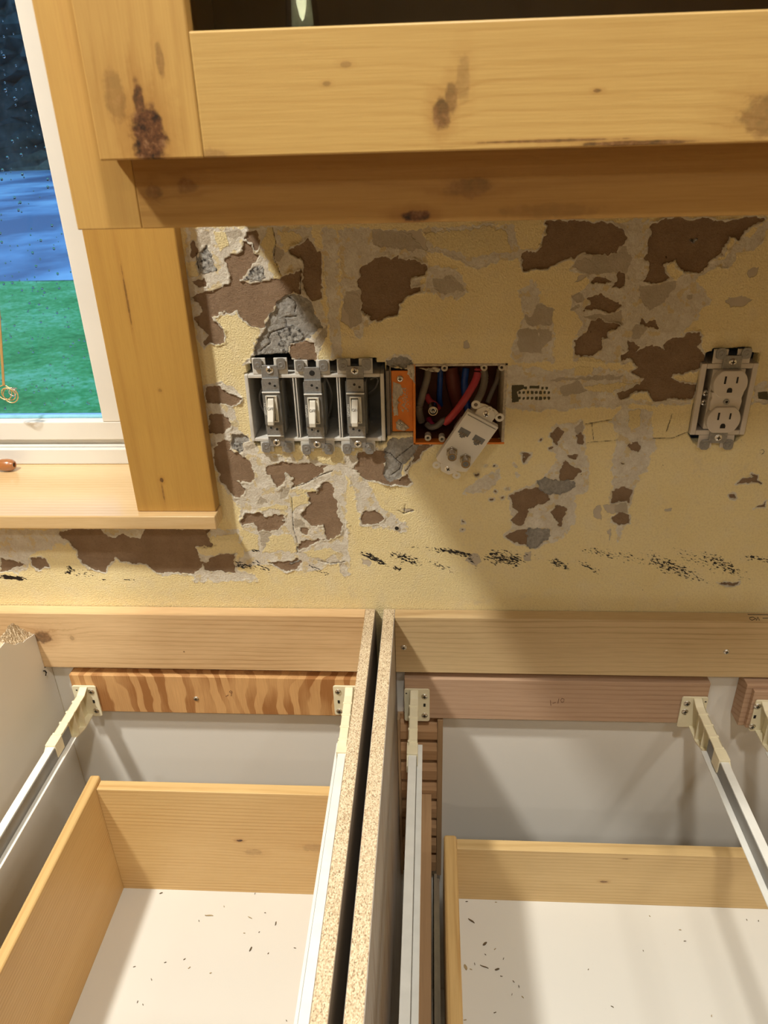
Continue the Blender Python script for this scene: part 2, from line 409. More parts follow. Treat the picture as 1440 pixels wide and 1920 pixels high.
M_pine_back2 = wood('pine_drawer_back_shaded', (0.68, 0.49, 0.235), (0.46, 0.29, 0.11), 'x', 'z', 1100, 2.0, 0.4,
    [K(1132, 1653, -.149, .0045, .0018, 3, .75), K(1172, 1610, -.149, .004, .001, 3, .6)], rough=0.45, blotch=0.15)
M_standard = wood('slotted_standard_wood', (0.50, 0.30, 0.155), (0.31, 0.16, 0.07), 'x', 'z', 500, 0.8, 0.25, (), rough=0.6)
M_stdstile = wood('slotted_standard_stile_wood', (0.47, 0.31, 0.17), (0.30, 0.175, 0.085), 'z', 'x', 500, 0.8, 0.2, (), rough=0.6)
M_runner = wood('oak_runner', (0.50, 0.31, 0.16), (0.33, 0.185, 0.085), 'y', 'x', 700, 0.6, 0.3, (), rough=0.6)
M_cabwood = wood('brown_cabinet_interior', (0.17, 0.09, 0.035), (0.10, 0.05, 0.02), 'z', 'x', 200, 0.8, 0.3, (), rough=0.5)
M_floor = wood('floor_boards', (0.42, 0.25, 0.12), (0.25, 0.13, 0.06), 'x', 'y', 60, 0.8, 0.4, (), rough=0.4)
M_chip = chip_mat('raw_particleboard')
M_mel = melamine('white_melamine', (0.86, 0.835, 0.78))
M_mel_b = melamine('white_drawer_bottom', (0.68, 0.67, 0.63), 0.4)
M_mel_s = melamine('stained_melamine', (0.50, 0.455, 0.40), 0.45, 0.8)
M_nylon = plain('cream_nylon', (0.86, 0.79, 0.57), 0.45, var=0.03)
M_slide = plain('white_coated_steel', (0.82, 0.83, 0.80), 0.3, 0.0, var=0.03)
M_steel = plain('screw_steel', (0.84, 0.83, 0.80), 0.30, 1.0, var=0.05, scale=300)
M_webshade = plain('shaded_slide_web', (0.24, 0.235, 0.22), 0.4, 0.3)  # dark grey paints the shade inside the open slide channel
M_black = plain('black_recess', (0.012, 0.011, 0.010), 0.7)
M_boxg = plain('grey_white_box_plastic', (0.72, 0.70, 0.65), 0.5, var=0.06, bump=0.25)
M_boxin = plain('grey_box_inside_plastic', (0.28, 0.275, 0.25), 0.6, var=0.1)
M_zinc = plain('galvanised_strap', (0.34, 0.345, 0.345), 0.42, 0.55, var=0.1, scale=500)
M_body = plain('grey_switch_body', (0.17, 0.168, 0.158), 0.5, var=0.1)
M_toggle = plain('ivory_toggle_plastic', (0.80, 0.77, 0.68), 0.35, var=0.02)
M_mark = plain('faint_moulded_lettering', (0.30, 0.29, 0.26), 0.5)
M_recep = plain('white_receptacle_plastic', (0.72, 0.67, 0.61), 0.35, var=0.02)
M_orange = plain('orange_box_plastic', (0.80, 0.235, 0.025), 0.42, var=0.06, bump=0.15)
M_orangein = plain('orange_box_inner_shade', (0.16, 0.045, 0.015), 0.55, var=0.1)  # orange darkened to paint the shade inside the box
M_smear = plain('dried_joint_compound', (0.62, 0.55, 0.44), 0.9, var=0.15, scale=300, bump=0.8)
M_red = plain('red_cable_jacket', (0.62, 0.075, 0.10), 0.35)
M_blue = plain('blue_cable_jacket', (0.02, 0.085, 0.42), 0.35)
M_white = plain('cream_cable_jacket', (0.42, 0.37, 0.30), 0.45)  # cream darkened to paint in the dimness of the box interior
M_grey = plain('grey_cable_jacket', (0.20, 0.19, 0.18), 0.45)
M_jack = plain('almond_wallplate_plastic', (0.76, 0.72, 0.64), 0.38, var=0.02)
M_nickel = plain('nickel_plated_brass', (0.55, 0.51, 0.44), 0.2, 1.0, var=0.05)
M_vinyl = plain('white_window_vinyl', (0.80, 0.795, 0.76), 0.35, var=0.02, scale=12)
M_pencil = plain('pencil_line', (0.14, 0.06, 0.03), 0.8)
M_marker = plain('black_marker', (0.01, 0.01, 0.012), 0.6)
M_wallpaint = plain('cream_wall_paint', (0.74, 0.62, 0.38), 0.7, scale=4)
M_ceil = plain('white_ceiling_paint', (0.80, 0.77, 0.70), 0.8, scale=4)
M_gap = plain('grey_metal_sheet', (0.22, 0.19, 0.165), 0.5, 0.2)
M_glass = glassy('window_glass', (0.96, 0.99, 0.98))
M_cabglass = glassy('cabinet_door_glass', (0.8, 0.78, 0.74), f0=1.3)
M_cord = plain('gold_cord', (0.66, 0.46, 0.20), 0.35, 0.3)
M_wire = plain('silver_wire', (0.75, 0.73, 0.74), 0.25, 0.7)
M_tassel = wood('glossy_turned_wood', (0.42, 0.16, 0.05), (0.22, 0.07, 0.02), 'x', 'z', 400, 0.6, 0.3, (), coat=1.0, rough=0.3)
M_bead = plain('sky_lit_bead_tint', (0.30, 0.68, 0.88), 0.25)  # blue stands for sky light on the bead, put into its colour
M_chipd = plain('dark_wood_chip', (0.12, 0.085, 0.045), 0.8)
M_chipl = plain('pale_wood_chip', (0.38, 0.29, 0.15), 0.8)

# ---------------------------------------------------------------- back wall: traced damage, real relief
def wpt(px, py): p = at(px, py, 'y', 0.0); return (p[0]*1000, p[2]*1000)
Z = {1: (340, 400, 4.8), 2: (340, 680, 6), 3: (440, 820, 6), 4: (640, 780, 4.8), 5: (960, 400, 5.143), 6: (1180, 400, 5.538),
     7: (920, 560, 3.4286), 8: (900, 680, 3.6), 9: (1180, 640, 4.174), 10: (0, 960, 3), 0: (0, 0, 1)}
TR = """
P 1 50,125 1150,125 1185,300 1250,330 1262,780 1310,1000 1310,1120 1240,1230 1220,1330 560,1380 640,1230 700,1080 620,1000 540,900 330,900 300,1180 190,1240 60,760 30,560
Y 1 350,930 490,895 610,1010 700,1040 680,1130 610,1230 580,1350 300,1440 200,1400 190,1230 300,1200 400,1150 410,1110 350,1000
Y 1 270,170 400,170 420,270 360,330 330,290 270,200
Y 1 700,280 790,130 830,130 860,260 820,420 900,560 840,590 780,500 760,340
Y 1 870,150 1000,150 1080,220 1040,280 970,290 930,370 900,290 880,230
Y 1 40,430 130,425 165,570 60,570
B 1 100,750 240,690 430,640 430,540 400,400 440,370 540,350 560,250 620,290 700,400 660,470 540,560 520,600 600,630 770,600 860,590 1030,540 1040,500 1070,510 1060,730 950,740 900,790 830,850 750,960 740,1040 620,1010 540,930 490,870 350,900 300,940 330,1010 380,1080 380,1150 200,1200 250,1080 120,960 190,900 190,850
B 1 100,600 190,575 220,660 150,670
B 1 590,170 670,150 700,230 710,330 690,350 640,270 570,240
B 1 960,340 1000,280 1060,280 1130,235 1175,290 1190,340 1255,340 1255,765 1180,790 1110,740 1080,560 1100,470 1080,410 980,380
B 1 940,1300 1000,1180 1080,1150 1170,1170 1200,1250 1215,1330 1100,1330
B 1 70,280 120,260 140,330 110,410 80,400
S 1 180,170 240,180 260,290 170,290
S 1 830,330 870,290 930,380 880,440 840,430
S 1 400,150 540,140 560,210 440,230
S 1 1310,1000 1310,1120 1240,1230 1180,1170 1260,1080
S 1 330,940 380,1080 440,1130 500,1180 500,1290 460,1200 400,1120 340,1010
G 1 950,745 1060,745 1120,770 1170,810 1200,880 1240,960 1275,1050 1150,1110 1080,1150 1000,1180 940,1300 650,1300 640,1240 720,1080 760,980 800,900 870,800
W 1 150,350 220,290 280,440 320,510 250,530 185,540 150,450
W 1 870,1060 980,1000 1070,1050 1090,1120 1000,1180 940,1280 880,1270 900,1200 870,1120
W 1 560,590 700,470 740,560 710,600 610,610
C 1 950,745 1010,790 1030,830 1015,890
C 1 1030,930 930,940 945,1030 800,1080 780,1130 800,1170 700,1250
C 1 1075,500 1070,730
C 1 820,130 850,260 830,390 890,550
C 1 640,1300 930,1310 1190,1350
C 1 130,360 140,450 165,560
P 2 230,260 400,215 560,270 700,380 700,440 600,510 640,640 640,750 760,830 860,960 900,1150 930,1400 700,1640 600,1550 440,1370 300,850 250,450
B 2 275,320 330,270 440,270 540,370 690,400 600,490 440,470 280,430
B 2 300,700 330,570 480,570 540,690 540,740 440,790 330,800 300,760
B 2 350,930 560,870 540,980 700,1040 690,1080 780,1180 830,1270 770,1340 620,1330 700,1400 690,1520 600,1520 500,1370 450,1370 380,1080 330,980
G 2 560,810 680,805 760,840 770,890 700,920 690,1020 560,960 560,880
W 2 590,910 690,920 690,1010 600,980
S 2 720,960 820,930 860,960 740,1010
P 3 80,190 300,180 650,200 700,280 800,200 900,250 1150,230 1230,420 1240,740 1260,1050 1230,1400 1080,1420 900,1500 700,1520 560,1500 380,1420 0,1480 0,1380 100,1340 60,1180 80,980 60,850 0,700 0,500 80,400
Y 3 660,140 740,140 750,260 650,240
Y 3 910,180 1200,100 1250,300 1100,330 930,240
Y 3 620,670 800,640 840,760 720,770 650,840
Y 3 240,790 610,750 620,800 300,830
Y 3 60,1020 250,1100 280,1260 100,1300
Y 3 400,1100 640,1080 700,1290 300,1290
Y 3 660,590 930,600 900,630 700,630
Y 3 730,1290 900,1270 1080,1250 1150,1300 1000,1380 860,1340
B 3 0,190 130,230 180,330 230,440 190,510 0,490
B 3 360,340 500,290 620,290 810,300 860,270 920,320 1030,320 960,430 800,520 640,570 640,470 560,400 550,520 470,580 410,440 360,420
B 3 80,940 130,920 120,850 270,850 340,900 440,870 560,860 560,960 490,1030 400,1070 310,1040 260,1060 200,970 90,980
B 3 800,640 930,620 990,520 1060,510 1110,570 1100,650 1130,720 1150,840 1210,1000 1190,1080 1060,1150 1010,1090 1000,990 860,1000 790,920 740,860 850,760
B 3 745,1030 800,1015 840,1040 820,1090 760,1080
B 3 700,1250 760,1170 1030,1150 900,1200 820,1240 710,1270
B 3 380,1420 560,1390 720,1360 760,1400 700,1500 620,1500
S 3 260,740 300,670 350,690 380,740 320,765
S 3 270,1060 400,1060 400,1240 310,1260
S 3 760,940 820,1010 680,1020 650,900
S 3 500,580 610,560 600,650 510,690
W 3 620,1410 730,1370 740,1390 640,1430
C 3 640,680 650,840 660,1030 700,1160 705,1300
C 3 940,1390 1080,1420 1240,1400
C 3 830,205 840,245
C 3 640,570 800,520 960,430 1100,380
B 4 110,480 150,400 150,330 300,310 420,330 380,440 400,560 550,570 680,300 740,250 840,260 730,330 700,390 610,420 580,490 590,560 640,600 560,620 430,625 340,600 220,560
G 4 380,330 430,210 640,190 700,290 660,350 550,450 550,540 430,600 380,530 390,430
C 4 440,340 480,390 540,440 520,490 450,540
C 4 490,390 640,270
C 4 390,330 450,350
P 4 40,350 150,340 100,480 220,570 280,640 350,800 590,990 560,1050 400,1010 180,990 140,820 140,700 60,560 0,480
B 4 165,930 180,860 300,850 380,920 340,970 190,970
C 4 510,850 560,880 650,850
C 4 565,880 575,800
S 4 540,840 650,850 580,890
P 4 1090,700 1160,620 1440,480 1440,560 1300,680
S 4 1180,1240 1240,1240 1260,1320 1200,1340 1110,1290
S 4 180,1290 260,1290 250,1340 190,1330
P 5 870,90 1440,60 1440,1440 600,1440 570,1270 620,1170 680,1060 640,990 560,950 570,790 690,740 750,680 720,590 540,560 600,480 860,380
P 5 60,740 240,650 270,870 380,920 390,1440 0,1440 30,1100 130,1000 60,900
S 5 690,390 880,400 1100,320 1180,420 1110,600 1000,560 760,600 580,520 650,420
S 5 210,920 280,870 400,930 370,1080 160,1070 130,1000 210,990
S 5 40,1120 180,1090 190,1240 60,1270
S 5 190,1100 240,1100 300,1350 80,1340 60,1270
S 5 250,1110 370,1110 370,1230 280,1280
S 5 1240,700 1440,670 1440,880 1340,930 1280,850
S 5 560,790 650,750 700,830 620,860
S 5 545,930 640,870 650,910 570,950
S 5 600,680 650,620 740,590 690,640
S 5 690,1000 1060,940 1050,1080 900,1080 720,1010
B 5 90,370 240,370 300,230 340,130 330,80 870,80 1010,120 1110,220 1080,310 960,400 870,410 820,385 660,385 600,440 500,470 330,545 120,535 100,450
B 5 760,650 800,610 890,615 950,660 900,690 780,680
B 5 940,710 1010,680 1020,570 1095,590 1080,700
B 5 710,820 860,790 1030,840 1055,890 980,930 860,945 720,920 760,880
B 5 610,1210 690,1180 720,1110 780,1040 850,1020 900,1080 1040,1090 920,1160 930,1200 850,1210 860,1300 770,1375 630,1370 600,1290
Y 5 640,1380 760,1380 900,1440 640,1440
B 6 210,110 330,70 870,60 890,90 1100,80 1200,60 1390,65 1300,130 1190,170 1130,270 1040,240 1000,330 960,440 860,470 810,540 700,600 560,600 510,550 480,490 360,520 390,610 460,690 300,715 150,700 200,620 190,500 125,450 160,410 205,410 200,290 230,190
B 6 130,1050 170,1140 260,1110 300,1190 190,1200 130,1140
B 6 370,1390 400,1310 560,1280 640,1220 730,1250 740,1340 700,1440 370,1440
P 6 100,60 210,110 200,300 190,620 150,700 500,700 560,620 810,560 860,480 960,470 1100,290 1310,190 1440,60 1440,150 1300,380 1100,400 1060,540 700,650 560,900 520,1060 640,1100 560,1250 380,1310 300,1440 0,1440 0,60
P 6 560,720 700,720 850,900 700,1100 430,1100 400,950
S 6 120,760 500,700 480,780 350,920 230,1000 170,950 110,880
S 6 1010,900 1150,860 1300,890 1200,950 1050,980
S 6 1220,600 1280,550 1350,545 1330,620 1250,670
S 6 580,870 650,850 640,910 590,920
S 6 30,1220 100,1140 180,1200 120,1300 40,1280
W 6 640,270 690,250 700,290 650,295
B 7 880,250 960,300 930,330 1000,300 1160,330 1130,280 1300,200 1350,240 1340,320 1390,400 1360,440 1180,490 1160,520 1330,570 1310,640 1180,640 1060,660 1030,600 940,590 830,660 800,610 950,550 990,510 900,480 940,440 900,370 830,400 840,360 880,330
P 7 100,430 400,460 540,450 850,450 880,480 990,510 960,560 820,600 740,600 830,640 1060,660 1300,640 1290,680 760,690 240,715 100,700
Y 7 540,400 640,390 660,490 550,490
Y 7 600,550 900,540 780,600 630,580
S 7 450,580 560,530 630,590 460,630
S 7 380,510 850,490 840,520 400,525
D 7 135,555 215,555 215,580 170,600 180,640 185,665 135,670
D 7 250,560 312,560 312,578 250,578
P 8 880,400 960,310 1170,330 1170,560 1130,740 1000,780 900,790 890,650 930,480
P 8 480,430 700,380 710,560 740,740 740,860 640,900 640,1090 560,1180 380,1250 160,1170 220,1080 200,890 330,830 440,770 510,660 480,540
Y 8 1000,330 1090,330 1080,420 1010,470
B 8 470,490 530,435 580,480 520,560 490,540
B 8 650,500 690,480 695,545 660,540
B 8 520,720 580,665 650,700 690,725 640,780 570,805 530,790
B 8 210,900 330,850 380,840 450,900 470,930 400,960 330,1000 300,1040 290,1080 240,1090 205,1060 250,1010
B 8 470,1010 540,955 580,1000 560,1090 530,1080
B 8 890,860 960,840 1025,870 1010,940 940,935 890,945
B 8 890,1050 950,1010 1010,1020 1000,1080 940,1090
B 8 170,1180 250,1130 330,1120 330,1230 260,1220
B 8 990,560 1040,520 1080,560 1060,610 1020,600
B 8 580,620 660,630 650,650
B 8 270,600 345,620 295,670
B 8 945,680 985,690 970,700
G 8 380,800 440,780 530,800 640,790 640,850 560,890 450,900 390,860
G 8 320,1120 470,1120 460,1190 370,1250 320,1240
S 8 780,970 820,960 825,1070 770,1040
S 8 830,960 990,950 1000,1010 870,1010
S 8 850,1130 880,1120 870,1210
S 8 640,440 700,390 700,500 640,480
S 8 300,1290 350,1270 340,1340 290,1340
S 8 1000,390 1050,350 1070,390 1020,420
C 8 715,415 890,385
C 8 755,410 768,525
C 8 725,540 930,525
C 8 1300,345 1260,465
C 8 1170,512 1300,510 1400,470
B 9 835,1110 900,1070 960,1060 950,1030 1010,1040 1000,1090 1020,1110 930,1110
B 9 785,1200 815,1195 830,1230 800,1230
B 9 990,1300 1060,1265 1050,1290
S 9 270,1310 325,1305 320,1325 280,1325
B 9 690,1890 860,1885 860,1900 770,1910 700,1900
P 9 985,340 1085,310 1085,490 970,490
D 9 1005,400 1085,390 1085,460 1010,450
C 9 1025,880 1025,855 1050,850 1060,870 1040,885
P 10 0,95 340,95 400,170 250,210 170,240 150,330 80,345 0,330
P 10 340,90 1350,95 1350,160 1200,150 1100,200 1120,240 1320,240 1330,330 1440,350 1440,395 1100,390 1080,360 900,350 820,290 720,270 620,270 590,340 460,280 400,170
Y 10 1150,150 1340,120 1340,230 1240,230 1110,210
B 10 330,110 380,95 560,100 600,130 640,140 690,120 780,150 820,95 1180,95 1160,130 1200,190 1100,195 1110,240 1140,280 1130,330 1090,355 960,340 910,350 860,330 820,285 740,290 660,260 610,300 580,340 500,310 440,260 440,230 390,170 340,130
B 10 1145,290 1200,250 1240,235 1320,235 1320,340 1150,330
B 10 175,255 260,265 275,300 220,325 185,300
B 10 0,265 130,290 60,330 0,330
P 0 600,430 632,430 640,650 655,1080 640,1080 622,660
P 0 632,430 760,430 800,480 790,540 700,600 672,640 640,560 634,500
B 0 681,500 708,482 745,480 798,498 800,515 770,520 770,540 795,538 792,545 762,555 742,588 700,600 682,585 678,560 668,530
S 0 645,545 676,545 680,600 660,615 642,600
P 0 790,430 960,420 980,480 900,500 800,470
Y 0 790,440 940,425 960,470 880,480 810,460
S 0 812,522 850,515 872,545 835,552 812,545
P 0 800,500 860,505 880,552 830,560 800,545
P 0 722,672 748,662 778,672 778,690 725,690
G 0 724,676 750,668 776,676 776,690 726,690
P 0 1160,1020 1200,880 1220,780 1165,760 1150,900
S 0 700,430 790,432 800,470 740,470 700,460
S 0 868,640 878,636 880,650 870,652
"""
DIV = [(8, 35, 685), (8, 105, 700), (8, 120, 740), (8, 235, 700), (8, 240, 750), (8, 110, 860), (8, 180, 850), (8, 80, 920), (8, 155, 905), (8, 405, 525), (8, 475, 575),
       (4, 1210, 530), (4, 1385, 450), (4, 1410, 500), (4, 1100, 940), (4, 1100, 1015)]
TAR = [(20,1083,25,5,2,1.5),(133,1067,13,5,25,.9),(128,1074,6,7,80,.9),(700,1047,30,7,24,.95),(760,1047,36,11,18,.7),(823,1060,30,6,22,.5),(850,1035,48,6,10,.9),
       (885,1052,16,5,45,.6),(940,1047,38,15,14,.75),(747,1067,12,5,10,.9),(967,1050,14,13,0,.85),(1047,1057,20,9,18,.8),(1103,1063,28,6,25,.6),(1127,1037,42,8,12,.5),
       (1260,1063,72,15,22,.6),(1353,1057,55,13,27,.6),(1417,1047,26,8,5,.65),(453,1060,20,8,5,.75),(490,1062,26,10,20,.5),(480,1033,12,3,2,.9),(595,1068,28,5,22,.55),
       (1310,1050,60,14,24,.35),(1180,1045,50,10,14,.4),(800,1030,60,5,12,.35),(150,1075,30,10,5,.35),(240,1087,14,2,2,.9),(195,1087,6,2,2,.9),(950,1035,60,6,8,.35)]

def vnoise(x, z, s, seed):
    r = np.random.RandomState(seed).rand(256, 256).astype(np.float32)
    u = x/s; v = z/s; i = np.floor(u).astype(int); j = np.floor(v).astype(int)
    fu = u-i; fv = v-j; fu = fu*fu*(3-2*fu); fv = fv*fv*(3-2*fv)
    a = r[i & 255, j & 255]; b = r[(i+1) & 255, j & 255]; c = r[i & 255, (j+1) & 255]; d = r[(i+1) & 255, (j+1) & 255]
    return (a*(1-fu)+b*fu)*(1-fv)+(c*(1-fu)+d*fu)*fv
def fbm(x, z, s, seed, o=4):
    t = 0; a = 1; w = 0
    for k in range(o): t = t+a*vnoise(x, z, s/2**k, seed+k*17); w += a; a *= 0.55
    return t/w - 0.5

def build_wall():
    H = 1.0
    xs = np.arange(-560, 480+H, H); zs = np.arange(-14, 470+H, H)
    nx, nz = len(xs), len(zs)
    X, Zz = np.meshgrid(xs, zs, indexing='ij')
    XW = X+7*fbm(X, Zz, 13, 201, 4)+3.2*fbm(X, Zz, 3.6, 203, 2); ZW = Zz+7*fbm(X, Zz, 13, 205, 4)+3.2*fbm(X, Zz, 3.6, 207, 2)
    lay = {k: np.full(X.shape, 9.0, np.float32) for k in 'PBGWSYDCH'}
    def poly(key, pts, closed=True, width=0.0):
        P_ = np.array(pts); mg = 9
        i0 = max(0, int((P_[:, 0].min()-mg-xs[0])/H)); i1 = min(nx, int((P_[:, 0].max()+mg-xs[0])/H)+2)
        j0 = max(0, int((P_[:, 1].min()-mg-zs[0])/H)); j1 = min(nz, int((P_[:, 1].max()+mg-zs[0])/H)+2)
        if i1 <= i0 or j1 <= j0: return
        x = XW[i0:i1, j0:j1]; z = ZW[i0:i1, j0:j1]
        if key in 'CHD': x = X[i0:i1, j0:j1]; z = Zz[i0:i1, j0:j1]
        d = np.full(x.shape, 1e9); ins = np.zeros(x.shape, bool); n = len(P_)
        for a in range(n if closed else n-1):
            b = (a+1) % n; ax_, az = P_[a]; bx, bz = P_[b]
            ex, ez = bx-ax_, bz-az; L = ex*ex+ez*ez+1e-9
            t = np.clip(((x-ax_)*ex+(z-az)*ez)/L, 0, 1)
            d = np.minimum(d, (x-ax_-t*ex)**2+(z-az-t*ez)**2)
            if closed and abs(ez) > 1e-9:
                c = ((az > z) != (bz > z)) & (x < ex*(z-az)/ez+ax_); ins ^= c
        d = np.sqrt(d); d = np.where(ins, -d, d) if closed else d-width
        lay[key][i0:i1, j0:j1] = np.minimum(lay[key][i0:i1, j0:j1], d)
    for ln in TR.strip().split('\n'):
        k, g, rest = ln.split(' ', 2); ox, oy, s = Z[int(g)]
        pts = [tuple(map(float, q.split(','))) for q in rest.split()]
        pts = [wpt(ox+a/s, oy+b/s) for a, b in pts]
        poly(k, pts, k != 'C', 0.35)
    for g, a, b in DIV:
        ox, oy, s = Z[g]; c = wpt(ox+a/s, oy+b/s); r = 2.0
        poly('P', [(c[0]+3.0*math.cos(t), c[1]+2.6*math.sin(t)) for t in np.arange(0, 6.2, 1.0)])
        poly('B', [(c[0]+1.3*math.cos(t), c[1]+0.9*math.sin(t)) for t in np.arange(0, 6.2, 1.2)])
    for row in (575, 603, 640):                       # dark glue squares left by old adhesive netting
        for cx in range(185 if row > 580 else 225, 385, 27):
            if row == 575 and 240 < cx < 330: continue
            pts = [wpt(920+a/3.4286, 560+b/3.4286) for a, b in ((cx-8, row-9), (cx+9, row-9), (cx+9, row+10), (cx-8, row+10))]
            poly('D', pts)
    for hp in HOLES: poly('H', hp)
    n1 = fbm(X, Zz, 9, 3); n2 = fbm(X, Zz, 3.2, 31, 3); n3 = fbm(X, Zz, 22, 71)
    jit = 3.2*n1+2.6*n2
    for k in 'PBGY': lay[k] = lay[k]+jit*(1.0 if k != 'P' else 1.7)
    lay['W'] = lay['W']+3.5*n2+1.5*n1; lay['S'] = lay['S']+1.0*n1; lay['C'] = lay['C']+0.5*n2; lay['H'] = lay['H']+0.9*n1; lay['D'] = lay['D']+0.8*n1+1.0*n2
    lay['P'] = np.minimum(lay['P'], lay['B']-1.5-5*np.maximum(0, n3))
    ss = lambda s, a, b: np.clip((b-s)/(b-a), 0, 1)**2*(3-2*np.clip((b-s)/(b-a), 0, 1))
    yf = np.minimum(lay['Y'], 9)
    pY = ss(lay['P'], -0.5, 0.5)*(1-ss(yf, -0.5, 0.5)*(1-ss(lay['B'], -.3, .3)))
    h = -0.30*pY + pY*(0.9*fbm(X, Zz, 7, 91, 4)+1.1*np.abs(fbm(X, Zz, 18, 93, 4))) + 0.10*fbm(X, Zz, 30, 5)
    h += 1.3*np.exp(-((lay['P']+0.2)/0.9)**2)*np.clip(fbm(X, Zz, 11, 44)+0.12, 0, 1)*2
    h += 2.4*np.exp(-((lay['B']-1.0)/1.0)**2)*np.clip(fbm(X, Zz, 13, 54)+0.10, 0, 1)*2
    mB = ss(lay['B'], -0.5, 0.4); h = h*(1-mB)+mB*(-1.1+0.6*fbm(X, Zz, 10, 15)+0.5*fbm(X, Zz, 3, 16, 2))
    mG = ss(lay['G'], -0.8, 0.4); crag = np.abs(fbm(X, Zz, 16, 25, 5))
    h = h*(1-mG)+mG*(-2.6+4.5*crag+1.0*fbm(X, Zz, 3, 66, 2))
    mW = ss(lay['W'], -1, 0.8); h = h*(1-mW)+mW*(-0.9+2.6*fbm(X, Zz, 4.5, 26, 4))
    mS = ss(lay['S'], -0.4, 0.3); h -= 0.25*mS*(1-mB)
    h -= 1.4*ss(lay['C'], -0.3, 0.7)
    y = -h
    hole = lay['H']; y = y+ss(hole, -1.6, -0.3)*11.0
    # tar streaks
    tar = np.full(X.shape, -1.0)
    for (px, py, L, Wd, ang, den) in TAR:
        c = np.array(wpt(px, py)); a = math.radians(ang); e = np.array(wpt(px+L*math.cos(a), py+L*math.sin(a)))-c
        Lm = np.hypot(*e); e /= Lm; f = Wd/L*Lm
        u = (X-c[0])*e[0]+(Zz-c[1])*e[1]; v = -(X-c[0])*e[1]+(Zz-c[1])*e[0]
        q = (u/Lm)**2+(v/f)**2
        q = q*(1+1.6*fbm(u+500, v+500, 7, 101, 3))
        val = np.where(q < 1.3, den*(1.3-q), -1); tar = np.maximum(tar, np.clip(val, -1, 1.6))
    keep = np.ones((nx-1, nz-1), bool)
    cx = xs[:-1]+H/2; cz = zs[:-1]+H/2
    hc = np.minimum(np.minimum(hole[:-1, :-1], hole[1:, :-1]), np.minimum(hole[:-1, 1:], hole[1:, 1:]))
    keep &= hc > -2.2
    keep[np.ix_(cx < -262, cz > 134)] = False
    ids = np.arange(nx*nz).reshape(nx, nz)
    f = np.stack([ids[:-1, :-1], ids[1:, :-1], ids[1:, 1:], ids[:-1, 1:]], -1)[keep]
    V = np.stack([X/1000, y/1000, Zz/1000], -1).reshape(-1, 3)
    nf = len(f)
    # coarse wall around the detailed part
    x0, x1, z0, z1 = xs[0]/1000, xs[-1]/1000, zs[0]/1000, zs[-1]/1000
    ex = [(-2.2, x0, -.876, .134), (x0, x1, -.876, z0), (x1, 2.0, -.876, 1.56), (-0.262, x1, z1, 1.56), (-2.2, -1.27, .134, 1.56), (-1.27, -.262, 1.22, 1.56)]
    ev = []; ef = []
    for (a, b, c, d) in ex:
        n0 = nx*nz+len(ev); ev += [(a, 0, c), (b, 0, c), (b, 0, d), (a, 0, d)]; ef.append([n0, n0+1, n0+2, n0+3])
    V = np.concatenate([V, np.array(ev)]); f = np.concatenate([f, np.array(ef)])
    me = bpy.data.meshes.new('wall_back')
    me.vertices.add(len(V)); me.vertices.foreach_set('co', V.astype(np.float32).ravel())
    me.loops.add(len(f)*4); me.loops.foreach_set('vertex_index', f.astype(np.int32).ravel())
    me.polygons.add(len(f)); me.polygons.foreach_set('loop_start', np.arange(0, len(f)*4, 4, dtype=np.int32))
    me.polygons.foreach_set('use_smooth', np.ones(len(f), bool))
    names = dict(P='lay_primer', B='lay_paper', G='lay_gypsum', W='lay_powder', S='lay_putty', Y='lay_flake', D='lay_glue', C='lay_crack')
    for k, nm in names.items():
        a = me.attributes.new(nm, 'FLOAT', 'POINT'); d = np.concatenate([lay[k].ravel(), np.full(len(ev), 9.0)])
        a.data.foreach_set('value', d.astype(np.float32))
    a = me.attributes.new('lay_tar', 'FLOAT', 'POINT'); a.data.foreach_set('value', np.concatenate([tar.ravel(), np.full(len(ev), -1.0)]).astype(np.float32))
    me.update(); me.validate()
    me.materials.append(wall_mat())
    o = bpy.data.objects.new('wall_back', me); sc.collection.objects.link(o)
    tag(o, kind='structure'); return o
HOLES = [[(-201, 226), (-201, 305), (-198, 305), (-198, 314), (-192, 315), (-192, 323), (-150, 326), (-147, 318), (-104, 317), (-100, 319), (-57, 320), (-57, 315), (-47.5, 315), (-47.5, 224), (-57, 219), (-60, 222), (-110, 222), (-140, 222), (-150, 221), (-197, 220)],
         [(-49.5, 231), (-49.5, 312), (-40, 309), (-22, 306), (-18, 312.5), (79.5, 312.5), (80.5, 222), (-18, 220), (-20, 232)],
         [(278, 232), (278.6, 312), (282, 312), (282, 322), (288, 323), (288, 326), (327, 327), (327, 322), (337, 321), (338, 232), (330, 222), (286, 221)]]
build_wall()

# room shell
def slab(name, *b, mat=None):
    o = MB().box(*b).build(name, mat); return tag(o, kind='structure')
slab('floor', -2.2, 2.0, -3.6, 0.0, -.896, -.876, mat=M_floor)
slab('ceiling', -2.2, 2.0, -3.6, 0.14, 1.56, 1.58, mat=M_ceil)
slab('wall_left', -2.22, -2.2, -3.6, 0.14, -.876, 1.56, mat=M_wallpaint)
slab('wall_right', 2.0, 2.02, -3.6, 0.14, -.876, 1.56, mat=M_wallpaint)
slab('wall_front', -2.22, 2.02, -3.62, -3.6, -.876, 1.56, mat=M_wallpaint)
mb = MB()
mb.box(-2.2, -1.27, .122, .14, -.876, 1.56); mb.box(-.345, 2.0, .122, .14, -.876, 1.56)
mb.box(-1.27, -.345, .122, .14, -.876, .12); mb.box(-1.27, -.345, .122, .14, 1.22, 1.56)
tag(mb.build('wall_back_sheathing', M_gap), kind='structure')

